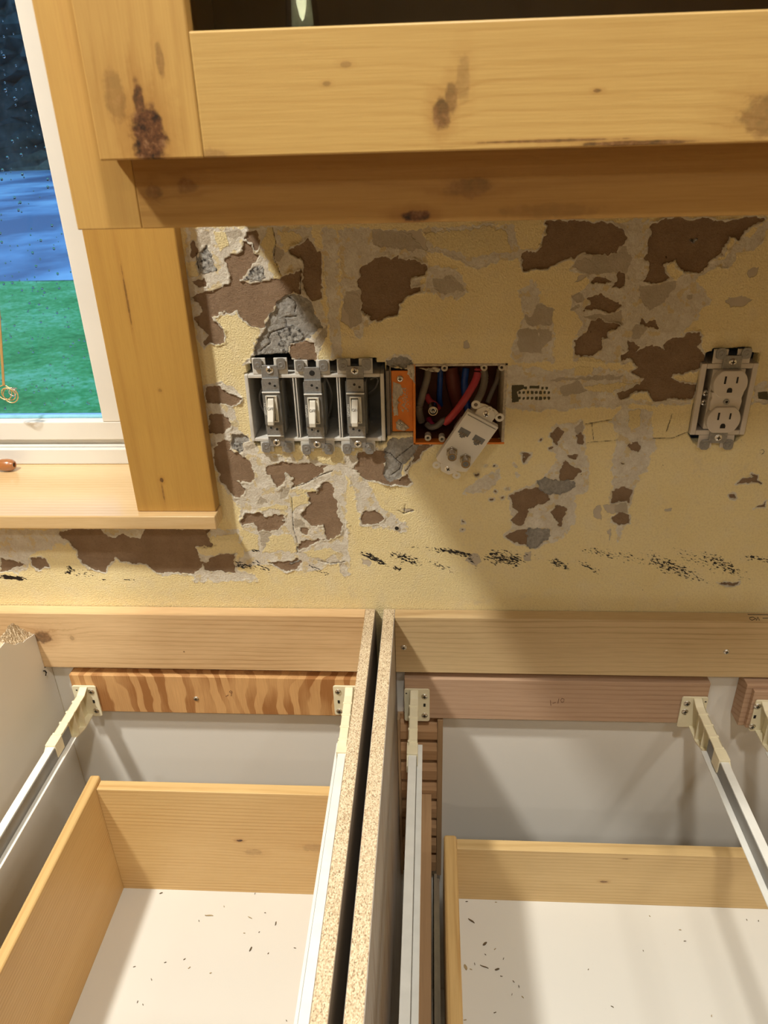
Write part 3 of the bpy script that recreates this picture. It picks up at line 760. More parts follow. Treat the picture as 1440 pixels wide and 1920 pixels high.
# ---------------------------------------------------------------- window
win = thing('window_1', 'white vinyl window with honey wood casing and varnished sill', None, (-.8, .05, .146), kind='structure')
del win['label']
MB().box(-.3405, -.2478, -.019, -.0005, .1455, 1.25).build('casing', M_casing, win, bevel=0.0015)
MB().box(-1.36, -1.265, -.019, -.0005, .1455, 1.25).build('casing', M_casing, win, bevel=0.0015)
MB().box(-1.36, -.2478, -.019, -.0005, 1.205, 1.30).build('casing', M_casing, win, bevel=0.0015)
MB().prism([(-.2460, -.031), (-.2460, -.0008), (-.3414, -.0008), (-.3414, .1505), (-1.2646, .1505), (-1.2646, -.0008), (-1.38, -.0008), (-1.38, -.031)], .1285, .1455, 'z').build('window_sill', M_stool, win, bevel=0.0012)
MB().box(-.3455, -.3415, -.0003, .1185, .1456, 1.204).build('jamb', M_casing, win)
MB().box(-1.2645, -1.2605, -.0003, .1185, .1456, 1.204).build('jamb', M_casing, win)
f = MB()
f.box(-1.2600, -.346, .1186, .150, .1456, .1672)          # lower frame member
f.box(-1.2600, -.346, .131, .150, .1673, .178)
f.box(-1.2600, -.346, .1250, .1310, .1673, .1705)
f.box(-.3860, -.346, .1186, .150, .1673, 1.20); f.box(-1.26, -1.22, .1186, .150, .1673, 1.20); f.box(-1.2599, -.3461, .1186, .15, 1.17, 1.204)
f.build('window_frame', M_vinyl, win, bevel=0.0012)
s = MB()
s.box(-1.2195, -.3862, .1235, .149, .1785, .2035); s.box(-.4270, -.3862, .1236, .149, .2036, 1.169)
s.box(-1.2195, -1.18, .1236, .149, .2036, 1.169); s.box(-1.1799, -.4271, .1235, .149, 1.135, 1.169)
s.build('sash', M_vinyl, win, bevel=0.0012)
MB().box(-1.1798, -.4272, .1380, .149, .2037, .2075).build('glazing_bead', M_bead, win, bevel=0.001, label='glazing bead with blue sky light painted into its colour')
pane = MB().box(-1.1797, -.4273, .1425, .1455, .2077, 1.1345).build('pane', M_glass, win)
random.seed(5)
drops = MB()
import bmesh
def ico_pts(c, r, sy):
    t = (1+5**.5)/2
    v = [(-1,t,0),(1,t,0),(-1,-t,0),(1,-t,0),(0,-1,t),(0,1,t),(0,-1,-t),(0,1,-t),(t,0,-1),(t,0,1),(-t,0,-1),(-t,0,1)]
    fc = [(0,11,5),(0,5,1),(0,1,7),(0,7,10),(0,10,11),(1,5,9),(5,11,4),(11,10,2),(10,7,6),(7,1,8),(3,9,4),(3,4,2),(3,2,6),(3,6,8),(3,8,9),(4,9,5),(2,4,11),(6,2,10),(8,6,7),(9,8,1)]
    return [(c[0]+a*r/1.9, c[1]+b*r*sy/1.9, c[2]+d*r*1.15/1.9) for a, b, d in v], fc
for i in range(420):
    px = random.uniform(0, 195); py = random.uniform(0, 775) if i % 3 else random.uniform(450, 775)
    p = at(px, py, 'y', .1465)
    if p[0] > -.43 or p[2] < .21: continue
    drops.add(*ico_pts((p[0], .1462, p[2]), random.choice([.0006, .0008, .0011, .0018]), .55))
M_drop, nt_, b_ = newmat('rain_water'); b_.inputs['Transmission Weight'].default_value = 1; b_.inputs['IOR'].default_value = 1.33; b_.inputs['Roughness'].default_value = 0.02
drops.build('raindrops', M_drop, win, smooth=True, kind='stuff')

# outside
M_lawn, nt_, b_ = newmat('wet_lawn'); T = NT(nt_); p_ = T.n('NewGeometry').outputs['Position']
T.put(b_.inputs['Base Color'], T.ramp(T.m('ADD', T.m('MULTIPLY', T.noise(p_, 1.1, 6, 0.7), 0.55), T.m('MULTIPLY', T.noise(p_, 16, 5, 0.7), 0.45)), [(0.40, (0.05, 0.30, 0.04)), (0.5, (0.14, 0.52, 0.10)), (0.60, (0.36, 0.74, 0.28))]))
b_.inputs['Roughness'].default_value = 0.9
T.l(T.bump(T.noise(p_, 30, 4), 0.3, 0.02), b_.inputs['Normal'])
M_drive, nt_, b_ = newmat('wet_driveway'); T = NT(nt_); p_ = T.n('NewGeometry').outputs['Position']
T.put(b_.inputs['Base Color'], T.ramp(T.noise(T.vm('MULTIPLY', p_, (0.5, 0.35, 1)), 0.6, 5, 0.6), [(0.40, (0.16, 0.20, 0.26)), (0.5, (0.30, 0.42, 0.50)), (0.60, (0.50, 0.66, 0.68))]))
b_.inputs['Roughness'].default_value = 0.6
M_hedge, nt_, b_ = newmat('dark_conifer_foliage'); T = NT(nt_); p_ = T.n('NewGeometry').outputs['Position']
T.put(b_.inputs['Base Color'], T.ramp(T.noise(p_, 1.5, 6, 0.7), [(0.35, (0.02, 0.04, 0.035)), (0.6, (0.06, 0.09, 0.08)), (0.75, (0.16, 0.17, 0.14))]))
b_.inputs['Roughness'].default_value = 0.95
def sheet(name, x0, x1, y0, y1, nx_, ny_, zf, mat, **kw):
    vs = []; fs = []
    for i in range(nx_+1):
        for j in range(ny_+1):
            x = x0+(x1-x0)*i/nx_; y = y0+(y1-y0)*j/ny_; vs.append((x, y, zf(x, y)))
    for i in range(nx_):
        for j in range(ny_): a = i*(ny_+1)+j; fs.append((a, a+ny_+1, a+ny_+2, a+1))
    o = MB().add(vs, fs).build(name, mat, smooth=True); return tag(o, **kw)
yl = lambda x: 10.3+0.35*math.sin(x*0.8)
sheet('lawn', -30, 12, .2, 11, 60, 24, lambda x, y: -1.3+.02*math.sin(x*2.1)*math.cos(y*1.7), M_lawn, kind='structure')
sheet('driveway', -60, 30, 9.9, 46, 40, 20, lambda x, y: -1.275-0.03*max(0, 10.6-y), M_drive, kind='structure')
rr = random.Random(3)
vs = []; fs = []; nu, nv = 150, 40
for a in range(nu+1):
    for c in range(nv+1):
        x = -75+110*a/nu; z = -1.5+15*c/nv
        vs.append((x+rr.uniform(-.2, .2), 46.5+2.2*math.sin(x*.9)*math.sin(z*.12+x*.3)+rr.uniform(-.5, .5), z+rr.uniform(-.2, .2)+(1.6*math.sin(x*1.3)+.8*math.sin(x*3.1) if c == nv else 0)))
for a in range(nu):
    for c in range(nv): k = a*(nv+1)+c; fs.append((k, k+nv+1, k+nv+2, k+1))
tag(MB().add(vs, fs).build('conifer_hedge', M_hedge), 'tall dark conifer hedge behind the wet driveway outside the window', 'hedge', kind='stuff')

# blind cord and tassel
bc = thing('blind_cord', 'gold blind cord hanging in the window, ending in a coiled wire ring', 'cord', tuple(at(18, 738, 'y', .1)))
pts = [tuple(at(x, y, 'y', .10)) for x, y in ((-14, 380), (-8, 480), (-2, 570), (2, 630), (6, 690), (8, 722))]
MB().tube(pts, .0009, 8).tube([(a-.0016, b, c) for a, b, c in pts], .0009, 8).build('cord', M_cord, bc, smooth=True)
def coil(cx, cy, r, n=20, dx=0.0): 
    c = at(cx, cy, 'y', .1); return [(c[0]+r*math.cos(2*math.pi*i/n), .1+dx*math.sin(2*math.pi*i/n), c[2]+r*math.sin(2*math.pi*i/n)) for i in range(n)]
MB().tube(coil(20, 741, .0095, dx=.001), .0007, 8, True).tube(coil(16, 739, .0085, dx=-.0015), .0007, 8, True).tube(coil(9, 736, .009, dx=.001), .0007, 8, True).build('ring', M_cord, bc, smooth=True)
c_ = at(21, 729, 'y', .1)
MB().tube(coil(23, 736, .0042), .0006, 8, True).tube([(c_[0]-.006+.0006*i, .1+.0015*math.sin(i*1.6), c_[2]+.0012*math.cos(i*1.6)) for i in range(22)], .0006, 6).build('wire_wrap', M_wire, bc, smooth=True, label='silver wire wrap')
tl = thing('cord_tassel', 'glossy brown turned wooden cord tassel lying on the sill', 'tassel', (-.575, .1, .146))
prof = [(0.0, -.045), (.005, -.045), (.0062, -.040), (.0055, -.02), (.0052, 0), (.0062, .012), (.0078, .020), (.0082, .026), (.0074, .032), (.0052, .0355), (.0034, .0358), (.0030, .0335), (0.0, .0335)]
MB().lathe(prof, (-.5815, .0975, .1542), 'x').build('tassel_body', M_tassel, tl, smooth=True)
MB().cyl((-.5815+.0337, .0975, .1542), .0031, .0004, 'x').build('cord_hole', M_black, tl)

# ---------------------------------------------------------------- upper cabinet
uc = thing('upper_cabinet', 'knotty alder wall cabinet with glazed door hanging above the wall sockets', 'cabinet', (.15, -.16, .489))
XR = .62
MB().box(-.203, -.165, -.33, -.311, .489, 1.25).build('frame_stile', M_frame_stile, uc, bevel=.0006)
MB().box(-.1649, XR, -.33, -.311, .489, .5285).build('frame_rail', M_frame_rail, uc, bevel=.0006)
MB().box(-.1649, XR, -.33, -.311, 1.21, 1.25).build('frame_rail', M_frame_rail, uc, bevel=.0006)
MB().box(-.203, -.190, -.3109, -.002, .489, 1.25).build('side_panel', M_frame_stile, uc)
MB().box(XR-.013, XR, -.3109, -.002, .489, 1.25).build('side_panel', M_frame_stile, uc)
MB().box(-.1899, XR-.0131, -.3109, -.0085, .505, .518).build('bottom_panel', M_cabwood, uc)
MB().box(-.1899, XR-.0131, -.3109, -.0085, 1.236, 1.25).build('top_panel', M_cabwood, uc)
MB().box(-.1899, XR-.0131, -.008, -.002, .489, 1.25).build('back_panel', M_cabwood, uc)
dr = thing('door', None, None, (0, -.34, .87)); dr.parent = uc
dr.location = Vector((0, -.34, .87))-ORG[uc]; 
XD = .52
MB().box(-.1744, -.1188, -.35, -.3303, .5252, 1.22).build('stile', M_door_stile, dr, bevel=.0009)
MB().box(XD, XD+.056, -.35, -.3303, .5252, 1.22).build('stile', M_door_stile, dr, bevel=.0009)
MB().box(-.1186, XD-.0002, -.35, -.3303, .5252, .5813).build('rail', M_door_rail, dr, bevel=.0009)
MB().box(-.1186, XD-.0002, -.35, -.3303, 1.164, 1.22).build('rail', M_door_rail, dr, bevel=.0009)
MB().box(-.122, XD+.003, -.340, -.337, .578, 1.167).build('glass_pane', M_cabglass, dr)

M_shade, nt_, b_ = newmat('seeded_pendant_glass'); T = NT(nt_)
b_.inputs['Base Color'].default_value = (.92, .95, .82, 1); b_.inputs['Roughness'].default_value = 0.12; b_.inputs['Transmission Weight'].default_value = 0.9
# pendant lamp behind the photographer, seen mirrored in the door glass
pl = thing('pendant_lamp', 'small glass pendant lamp with a glowing bulb mirrored in the cabinet door', 'lamp', (-.285, -1.86, 1.56))
px_, py_, pz_ = -.285, -1.86, .728
MB().tube([(px_, py_, 1.559), (px_, py_, pz_+.19)], .003).build('cord', M_black, pl)
MB().cyl((px_, py_, pz_+.13), .018, .06, 'z').build('socket', M_nickel, pl, smooth=True)
MB().lathe([(.040, -.01), (.034, .06), (.024, .14), (.0232, .14), (.033, .06), (.039, -.01)], (px_, py_, pz_)).build('shade', M_shade, pl, smooth=True)
MB().lathe([(0, -.002), (.005, .006), (.011, .03), (.010, .055), (.006, .075), (0, .10)], (px_, py_, pz_+.02)).build('bulb', plain('bulb_glow', (1, 1, 1), emis=((1, .95, .70), 350)), pl, smooth=True)

# ---------------------------------------------------------------- screws
def screw(name, parent, x, y, z, r=.0036, cross=True, ax='y', label=None):
    # pan head facing -y at surface y
    b = MB(); seg = 16
    b.lathe([(0, -.0016), (r*.45, -.0016), (r*.75, -.0012), (r, -.0003), (r, .0006)], (x, y, z), 'y', seg)
    b.box(x-r*.55, x+r*.55, y-.00172, y-.0014, z-r*.14, z+r*.14); b.box(x-r*.14, x+r*.14, y-.00172, y-.0014, z-r*.55, z+r*.55)
    o = b.build(name, M_steel, parent, smooth=True, label=label)
    o.data.materials.append(M_black)
    n = len(o.data.polygons)
    for k in range(n-12, n): o.data.polygons[k].material_index = 1
    return o

def bracket(parent, xc, yf, zt, s, hgt=.052, x_in=.0165, x_out=.016, screws=(.0095, .0095), zs=(-.009, -.042), yend=-.122):
    """cream rear bracket; xc arm centre, s=+1 plate flange towards +x"""
    b = MB()
    x0, x1 = (xc-x_out, xc+x_in) if s > 0 else (xc-x_in, xc+x_out)
    b.rounded((x0+x1)/2, zt-hgt/2, x1-x0, hgt, .003, yf-.0026, yf-.0002)
    w = .0055
    zc = zt-.0125                       # top of arm at plate
    ztp = -.1215
    # web on the far side, top and bottom flanges, cross ribs
    xw = (xc-w, xc-w+.0018) if s > 0 else (xc+w-.0018, xc+w)
    b.prism([(yf-.0026, zt-.001), (yf-.014, zt-.006), (yend, ztp), (yend, -.1400), (yf-.030, zt-.049), (yf-.0026, zt-.049)], xw[0], xw[1], 'x')
    b.prism([(yf-.0026, zt-.001), (yf-.014, zt-.006), (yend, ztp), (yend, ztp-.0022), (yf-.014, zt-.0082), (yf-.0026, zt-.0032)], xc-w, xc+w, 'x')
    b.prism([(yf-.0026, zt-.0475), (yf-.030, zt-.0475), (yend, -.1385), (yend, -.1407), (yf-.030, zt-.0497), (yf-.0026, zt-.0497)], xc-w*.8, xc+w*.8, 'x')
    for k in range(4):
        y = yf-.026-k*.019; t = (y-(yf-.014))/(yend-(yf-.014)); z1_ = (zt-.006)*(1-t)+ztp*t; t2 = (y-(yf-.03))/(yend-(yf-.03)); z0_ = (zt-.049)*(1-t2)-.14*t2
        b.box(xc-w*.8, xc+w*.8, y-.0007, y+.0007, z0_, z1_-.0005)
        b.box(xc-w-.0006, xc+w+.0002, y-.0016, y+.0016, z1_-.002, z1_+.0009)
    b.box(xc-w-.0012, xc+w+.0008, yend-.001, yend+.017, -.1405, ztp+.0008)
    b.prism([(yend-.001, ztp-.001), (yend-.012, -.130), (yend-.012, -.1405), (yend-.001, -.1405)], (xc-w-.0012) if s > 0 else xc+w-.001, (xc-w+.001) if s > 0 else xc+w+.0008, 'x')
    br = b.build('rear_bracket', M_nylon, parent, bevel=.0006)
    for k in range(2): screw('screw', parent, xc+s*screws[k], yf-.0028, zt+zs[k], .0042)
    MB().box(xc+s*screws[0]-.0014, xc+s*screws[0]+.0014, yf-.0030, yf-.0024, zt-.0285, zt-.0235).build('slot', M_black, parent)
    MB().box(xc-s*.010-.001, xc-s*.010+.001, yf-.0030, yf-.0024, zt-.0075, zt-.006).build('slot', M_black, parent)
    return br
def rail(parent, xc, s, y1=-.085, y0=-.55):
    x0, x1 = xc-.0047, xc+.0047
    if s > 0: pts = [(x0, -.1235), (x1, -.1235), (x1, -.1435), (x1+.0068, -.1435), (x1+.0068, -.1455), (x0, -.1455)]
    else: pts = [(x1, -.1235), (x0, -.1235), (x0, -.1435), (x0-.0068, -.1435), (x0-.0068, -.1455), (x1, -.1455)]
    MB().prism(pts, y0, y1).build('slide_rail', M_slide, parent, bevel=.0004)
    MB().box(xc+s*.0048, xc+s*.0053, y0, y1, -.1428, -.1252).build('channel_shade_strip', M_webshade, parent)  # thin strip painting the channel's shade onto the rail web

# ---------------------------------------------------------------- left base cabinet
lc = thing('base_cabinet', 'left base cabinet carcass with honey pine drawer, worktop removed, broken corner', 'cabinet', (-.30, -.29, -.876))
MB().box(-.0808, -.0690, -.575, -.0015, -.80, 0).build('side_panel', M_chip, lc, label='raw particleboard edged side panel')
MB().box(-.0689, -.0685, -.575, -.0015, -.80, -.0003).build('side_laminate', melamine('brown_laminate', (.30, .24, .18)), lc)
# left panel with its rear top corner snapped off: the core breaks lower on the inner face than on the outer one
YB = [-.079, -.070, -.062, -.054, -.046, -.038, -.030, -.0195]
ZI = [-.0005, -.0090, -.0165, -.0195, -.0250, -.0260, -.0290, -.0315]
ZO_ = [-.0003, -.0003, -.0005, -.0010, .0015, -.0010, -.0110, -.0280]
rr = random.Random(9)
MB().prism([(-.575, -.80), (-.575, 0), (YB[0], 0)] + [(a, b) for a, b in zip(YB, ZI)][1:] + [(-.0195, -.088), (-.0045, -.088), (-.0045, -.80)], -.5087, -.5080, 'x').build('side_laminate', M_mel, lc)
b = MB(); b.prism([(-.575, -.80), (-.575, 0), (YB[0], 0), (YB[0], -.034), (-.0195, -.034), (-.0195, -.088), (-.0045, -.088), (-.0045, -.80)], -.5200, -.5088, 'x')
NX, NY = 10, 44; vs = []; fs = []
for i in range(NX+1):
    for j in range(NY+1):
        t = i/NX; y = YB[0]+(YB[-1]-YB[0])*j/NY
        z = np.interp(y, YB, ZO_)*(1-t)**1.3+np.interp(y, YB, ZI)*(1-(1-t)**1.3)
        if 0 < j < NY: z += rr.uniform(-.0022, .0022)*(1 if 0 < i < NX else .5)
        vs.append((-.5200+.0112*t, y+(rr.uniform(-.0005, .0005) if 0 < j < NY else 0), z))
for i in range(NX):
    for j in range(NY): a = i*(NY+1)+j; fs.append((a, a+NY+1, a+NY+2, a+1))
n0 = len(vs)
for i in (0, NX):
    for j in range(NY+1): v0 = vs[i*(NY+1)+j]; vs.append((v0[0], v0[1], -.0345))
for q_, i in enumerate((0, NX)):
    for j in range(NY): a = i*(NY+1)+j; c0 = n0+q_*(NY+1)+j; fs.append((a, a+1, c0+1, c0))
b.add(vs, fs)
b.build('side_panel', M_chip, lc, label='particleboard side panel with snapped rear corner')
MB().prism([(-.079, -.0345), (-.079, -.001)] + [(a, z-.001) for a, z in zip(YB, ZO_)][1:] + [(-.0195, -.0345)], -.5203, -.5201, 'x').build('broken_skin', M_chip, lc)
MB().box(-.5640, -.0810, -.0190, -.0012, -.0855, 0).build('nailer', M_nail_left, lc, bevel=.0006, label='knotty pine nailing rail')
MB().box(-.5078, -.0810, -.0040, -.0008, -.80, -.0857).build('back_panel', M_mel, lc)
MB().box(-.5078, -.0810, -.575, -.0041, -.80, -.788).build('floor_panel', M_mel, lc)
MB().box(-.5200, -.0685, -.595, -.5755, -.80, 0).build('face_frame', M_frame_stile, lc)
cl = MB().box(-.4775, -.0812, -.0200, -.0042, -.1595, -.0975).build('plywood_cleat', M_ply_fir, lc, bevel=.0007, label='strongly figured fir plywood cleat')
screw('screw', lc, -.3110, -.0202, -.1340, .0036)
ds = bracket(lc, -.4605, -.0202, -.1138, 1)
rail(lc, -.4605, 1)
bracket(lc, -.1045, -.0202, -.1066, -1, hgt=.049, screws=(.0150, .0150), x_in=.0215, x_out=.0135)
rail(lc, -.1045, -1)
dw = thing('drawer', None, None, (-.26, -.33, -.37)); dw.parent = lc; dw.location = Vector((-.26, -.33, -.37))-ORG[lc]
MB().box(-.4238, -.4108, -.555, -.1175, -.372, -.1735).build('side_board', M_pine_side, dw, bevel=.003, seg=3)
MB().box(-.1180, -.1055, -.555, -.1175, -.372, -.1735).build('side_board', M_pine_side, dw, bevel=.003, seg=3)
MB().box(-.4107, -.1181, -.1350, -.1205, -.372, -.1800).build('back_board', M_pine_back, dw, bevel=.0006)
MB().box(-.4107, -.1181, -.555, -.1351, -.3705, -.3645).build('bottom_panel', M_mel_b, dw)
MB().box(-.4238, -.1055, -.574, -.5552, -.372, -.18).build('front_board', M_pine_back, dw)

# ---------------------------------------------------------------- right base cabinet
rc = thing('base_cabinet', 'right base cabinet carcass with shallow pine drawer, worktop removed', 'cabinet', (.25, -.29, -.876))
MB().box(-.0577, -.0446, -.575, -.0015, -.80, 0).build('side_panel', M_chip, rc, label='raw particleboard edged side panel')
MB().box(-.0445, -.0440, -.575, -.0015, -.80, -.0004).build('side_laminate', M_mel_s, rc)
MB().box(-.0581, -.0578, -.575, -.0015, -.80, -.0004).build('side_laminate', M_mel_s, rc)
MB().box(-.0438, .6000, -.0190, -.0012, -.0850, 0).build('nailer', M_nail_right, rc, bevel=.0006, label='pale maple nailing rail')
MB().box(-.0438, .6000, -.0040, -.0008, -.80, -.0852).build('back_panel', M_mel, rc)
MB().box(-.0438, .6000, -.575, -.0041, -.80, -.788).build('floor_panel', M_mel, rc)
MB().box(.6001, .6120, -.575, -.0015, -.80, 0).build('side_panel', M_chip, rc)
MB().box(-.0577, .6120, -.595, -.5755, -.80, 0).build('face_frame', M_frame_stile, rc)
MB().box(-.0330, .3515, -.0200, -.0042, -.1605, -.0948).build('plywood_cleat', M_ply_pink, rc, bevel=.0007, label='pinkish plywood cleat marked 1-10')
cb_ = MB().box(.3915, .56, -.0290, -.0042, -.1540, -.0885).build('plywood_cleat', M_ply_pink, rc, bevel=.0007)
MB().box(.3985, .56, -.0355, -.0292, -.1520, -.0930).build('plywood_cleat', M_ply_pink, rc, bevel=.0007)
screw('screw', rc, -.0331, -.0192, -.0457, .0038); screw('screw', rc, .3618, -.0192, -.0456, .0036)
bracket(rc, -.0207, -.0202, -.1096, 1, hgt=.054, x_out=.0128, x_in=.0202, screws=(.0135, .0135), zs=(-.0115, -.0435))
rail(rc, -.0207, 1)
bracket(rc, .3385, -.0202, -.1150, -1, hgt=.050, screws=(.0125, .0132), x_in=.0195, x_out=.0130, zs=(-.0100, -.0235))
rail(rc, .3385, -1)
bracket(rc, .4140, -.0357, -.1050, -1, hgt=.050, x_in=.012, x_out=.016, screws=(.009, .009))
rail(rc, .4140, -1)
# slotted shelf standard
st = thing('shelf_standard', None, None, (-.015, -.01, -.32)); st.parent = rc; st.location = Vector((-.015, -.01, -.32))-ORG[rc]; st['label'] = 'notched wooden shelf standard'
MB().box(.0100, .0172, -.0200, -.0042, -.4720, -.1640).build('stile', M_stdstile, st, bevel=.0004)
MB().box(-.0435, -.0400, -.0200, -.0042, -.4720, -.1640).build('stile', M_stdstile, st, bevel=.0004)
MB().box(-.0399, .0099, -.0085, -.0042, -.4720, -.1640).build('backing', M_standard, st)
zsl = [-.1650, -.1997, -.2369, -.2744, -.311, -.3498, -.3866, -.4234, -.4638]
for a, b in zip(zsl[:-1], zsl[1:]):
    MB().prism([(-.0086, a-.0075), (-.0145, a-.0095), (-.0195, a-.0200), (-.0195, b+.0005), (-.0086, b+.0005)], -.0398, .0098, 'x').build('slat', M_standard, st, bevel=.0003)
MB().box(-.0188, .0022, -.555, -.0205, -.330, -.300).build('drawer_runner', M_runner, rc, bevel=.0008, label='oak drawer runner')
b = MB(); b.box(.0042, .0052, -.555, -.148, -.322, -.2985); b.box(.0042, .0090, -.555, -.148, -.2995, -.2985); b.box(.0075, .0120, -.555, -.150, -.318, -.3045); b.box(.0042, .0118, -.555, -.148, -.3225, -.3215)
b.build('side_slide', plain('grey_slide_steel', (.36, .35, .31), .3, .8), rc)
dw = thing('drawer', None, None, (.27, -.33, -.35)); dw.parent = rc; dw.location = Vector((.27, -.33, -.35))-ORG[rc]
MB().box(.0172, .0332, -.555, -.1330, -.351, -.2440).build('side_board', M_pine_side, dw, bevel=.0035, seg=3)
MB().box(.0333, .5200, -.1492, -.1345, -.351, -.2500).build('back_board', M_pine_back2, dw, bevel=.0006)
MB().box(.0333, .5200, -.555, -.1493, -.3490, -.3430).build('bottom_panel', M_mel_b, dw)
MB().box(.5201, .5360, -.555, -.1330, -.351, -.2440).build('side_board', M_pine_side, dw, bevel=.0035)
MB().box(.0172, .5360, -.574, -.5552, -.351, -.25).build('front_board', M_pine_back, dw)

# handwriting
def strokes(name, parent, lines, f, r, mat, label=None):
    b = MB()
    for ln in lines: b.tube([f(*p) for p in ln], r, 6)
    return b.build(name, mat, parent, label=label)
fy = lambda v: (lambda x, y: tuple(at(x, y, 'y', v)))
strokes('pencil_mark', rc, [[(1032, 1313), (1033, 1323)], [(1036, 1319), (1042, 1317)], [(1048, 1310), (1046, 1319)],
        [(1054, 1309), (1051, 1313), (1053, 1317), (1057, 1316), (1058, 1311), (1054, 1309)]], fy(-.0202), .00030, M_pencil, 'handwritten 1-10')
strokes('pencil_mark', lc, [[(423, 1306), (428, 1303)], [(434, 1300), (430, 1297), (432, 1295), (435, 1297), (434, 1300), (433, 1305)]], fy(-.0202), .00030, M_pencil, 'handwritten 9')
fz = lambda x, y: tuple(at(x, y, 'z', .0002))
strokes('marker_mark', rc, [[(1402, 1152), (1470, 1153)], [(1405, 1158), (1412, 1157), (1417, 1160), (1410, 1163), (1405, 1160)], [(1418, 1163), (1421, 1157), (1424, 1163)], [(1430, 1159), (1444, 1159)]], fz, .0004, M_marker, 'black marker line and figures 1-10')

# hooks in cabinet corner
MB().tube([(-.5075, -.024, -.088), (-.5045, -.026, -.086), (-.503, -.026, -.089), (-.5045, -.027, -.093)], .0009, 8).build('bent_nail', M_black, lc, smooth=True)

def cable(name, pts, r, mat, label, grp=None, cat='cable'):
    # smooth through control points
    P_ = [Vector(p) for p in pts]; out = []
    for i in range(len(P_)-1):
        p0 = P_[max(i-1, 0)]; p1 = P_[i]; p2 = P_[i+1]; p3 = P_[min(i+2, len(P_)-1)]
        for k in range(6):
            t = k/6; out.append(0.5*((2*p1)+(-p0+p2)*t+(2*p0-5*p1+4*p2-p3)*t*t+(-p0+3*p1-3*p2+p3)*t**3))
    out.append(P_[-1])
    return tag(MB().tube(out, r, 12).build(name, mat, None, smooth=True), label, cat, grp)
# ---------------------------------------------------------------- wall boxes and devices
def frame_plate(b, x0, x1, z0, z1, t, y0, y1):
    b.box(x0, x0+t, y0, y1, z0, z1); b.box(x1-t, x1, y0, y1, z0, z1); b.box(x0+t, x1-t, y0, y1, z0, z0+t); b.box(x0+t, x1-t, y0, y1, z1-t, z1)
bx = thing('switch_box', 'grey white three gang electrical box holding the three toggle switches', 'electrical box', (-.125, .03, .265))
b = MB(); frame_plate(b, -.2005, -.0500, .2265, .3035, .0040, -.0035, .0650); b.build('shell', M_boxg, bx, bevel=.0008)
for xa in (-.1485, -.1455, -.1010, -.0985): MB().box(xa, xa+.0013, -.0030, .064, .2306, .2994).build('divider', M_boxg, bx, bevel=.0003)
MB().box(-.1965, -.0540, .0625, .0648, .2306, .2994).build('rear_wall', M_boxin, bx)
for k, (xc, dz) in enumerate([(-.1715, .0015), (-.1262, -.0012), (-.0805, 0)]):
    w = .0190
    for sgn, zz in ((1, .3036), (-1, .2264)):
        z2 = zz+sgn*(.0165+(dz if sgn > 0 else 0)) if sgn > 0 else zz-.0125
        lo, hi = min(zz, z2), max(zz, z2); b = MB()
        b.box(xc-w, xc-.0045, -.0034, -.0012, lo, hi); b.box(xc+.0045, xc+w, -.0034, -.0012, lo, hi); b.box(xc-.0045, xc+.0045, -.0034, -.0012, (zz if sgn > 0 else lo+.008), (hi-.009 if sgn > 0 else zz))
        b.build('mounting_tab', M_boxg, bx, bevel=.0006)
WIRES = []
WIRES.append([(-.184, .01, .285), (-.190, .015, .275), (-.1905, .018, .262), (-.186, .02, .25), (-.180, .02, .243), (-.172, .03, .238)])
WIRES.append([(-.066, .01, .293), (-.060, .012, .295), (-.0575, .015, .290), (-.062, .02, .280), (-.072, .03, .270)])
WIRES.append([(-.115, .015, .295), (-.110, .02, .275), (-.114, .03, .255), (-.118, .03, .24)])
WIRES.append([(-.155, .015, .298), (-.153, .02, .280), (-.156, .03, .262), (-.150, .04, .250)])
for w_, lb in zip(WIRES, ('thin grey wire looping left of the left toggle switch', 'thin grey wire looping right of the right toggle switch', 'thin grey wire between the middle and right toggle switches', 'thin grey wire between the left and middle toggle switches')):
    cable('wire', w_, .0012, M_grey, lb, None, 'wire')

def torus_cup(b, x, y, z, r): b.ring((x, y, z), r*.45, r, .0005)
def text_mesh(txt, size, mat, name, parent, loc, rotz=0.0, label=None, lean=0.0):
    cu = bpy.data.curves.new(name, 'FONT'); cu.body = txt; cu.size = size; cu.extrude = .00012; cu.align_x = 'CENTER'; cu.align_y = 'CENTER'
    tmp = bpy.data.objects.new(name+'_tmp', cu); sc.collection.objects.link(tmp)
    dg = bpy.context.evaluated_depsgraph_get(); me = bpy.data.meshes.new_from_object(tmp.evaluated_get(dg))
    bpy.data.objects.remove(tmp); bpy.data.curves.remove(cu)
    M4 = Matrix.Translation(Vector(loc)-ORG[parent]) @ Matrix.Rotation(math.radians(90+lean), 4, 'X') @ Matrix.Rotation(rotz, 4, 'Z')
    me.transform(M4); me.materials.clear(); me.materials.append(mat); me.name = name
    o = bpy.data.objects.new(name, me); sc.collection.objects.link(o); o.parent = parent; ORG[o] = ORG[parent]
    if label: o['label'] = label
    return o

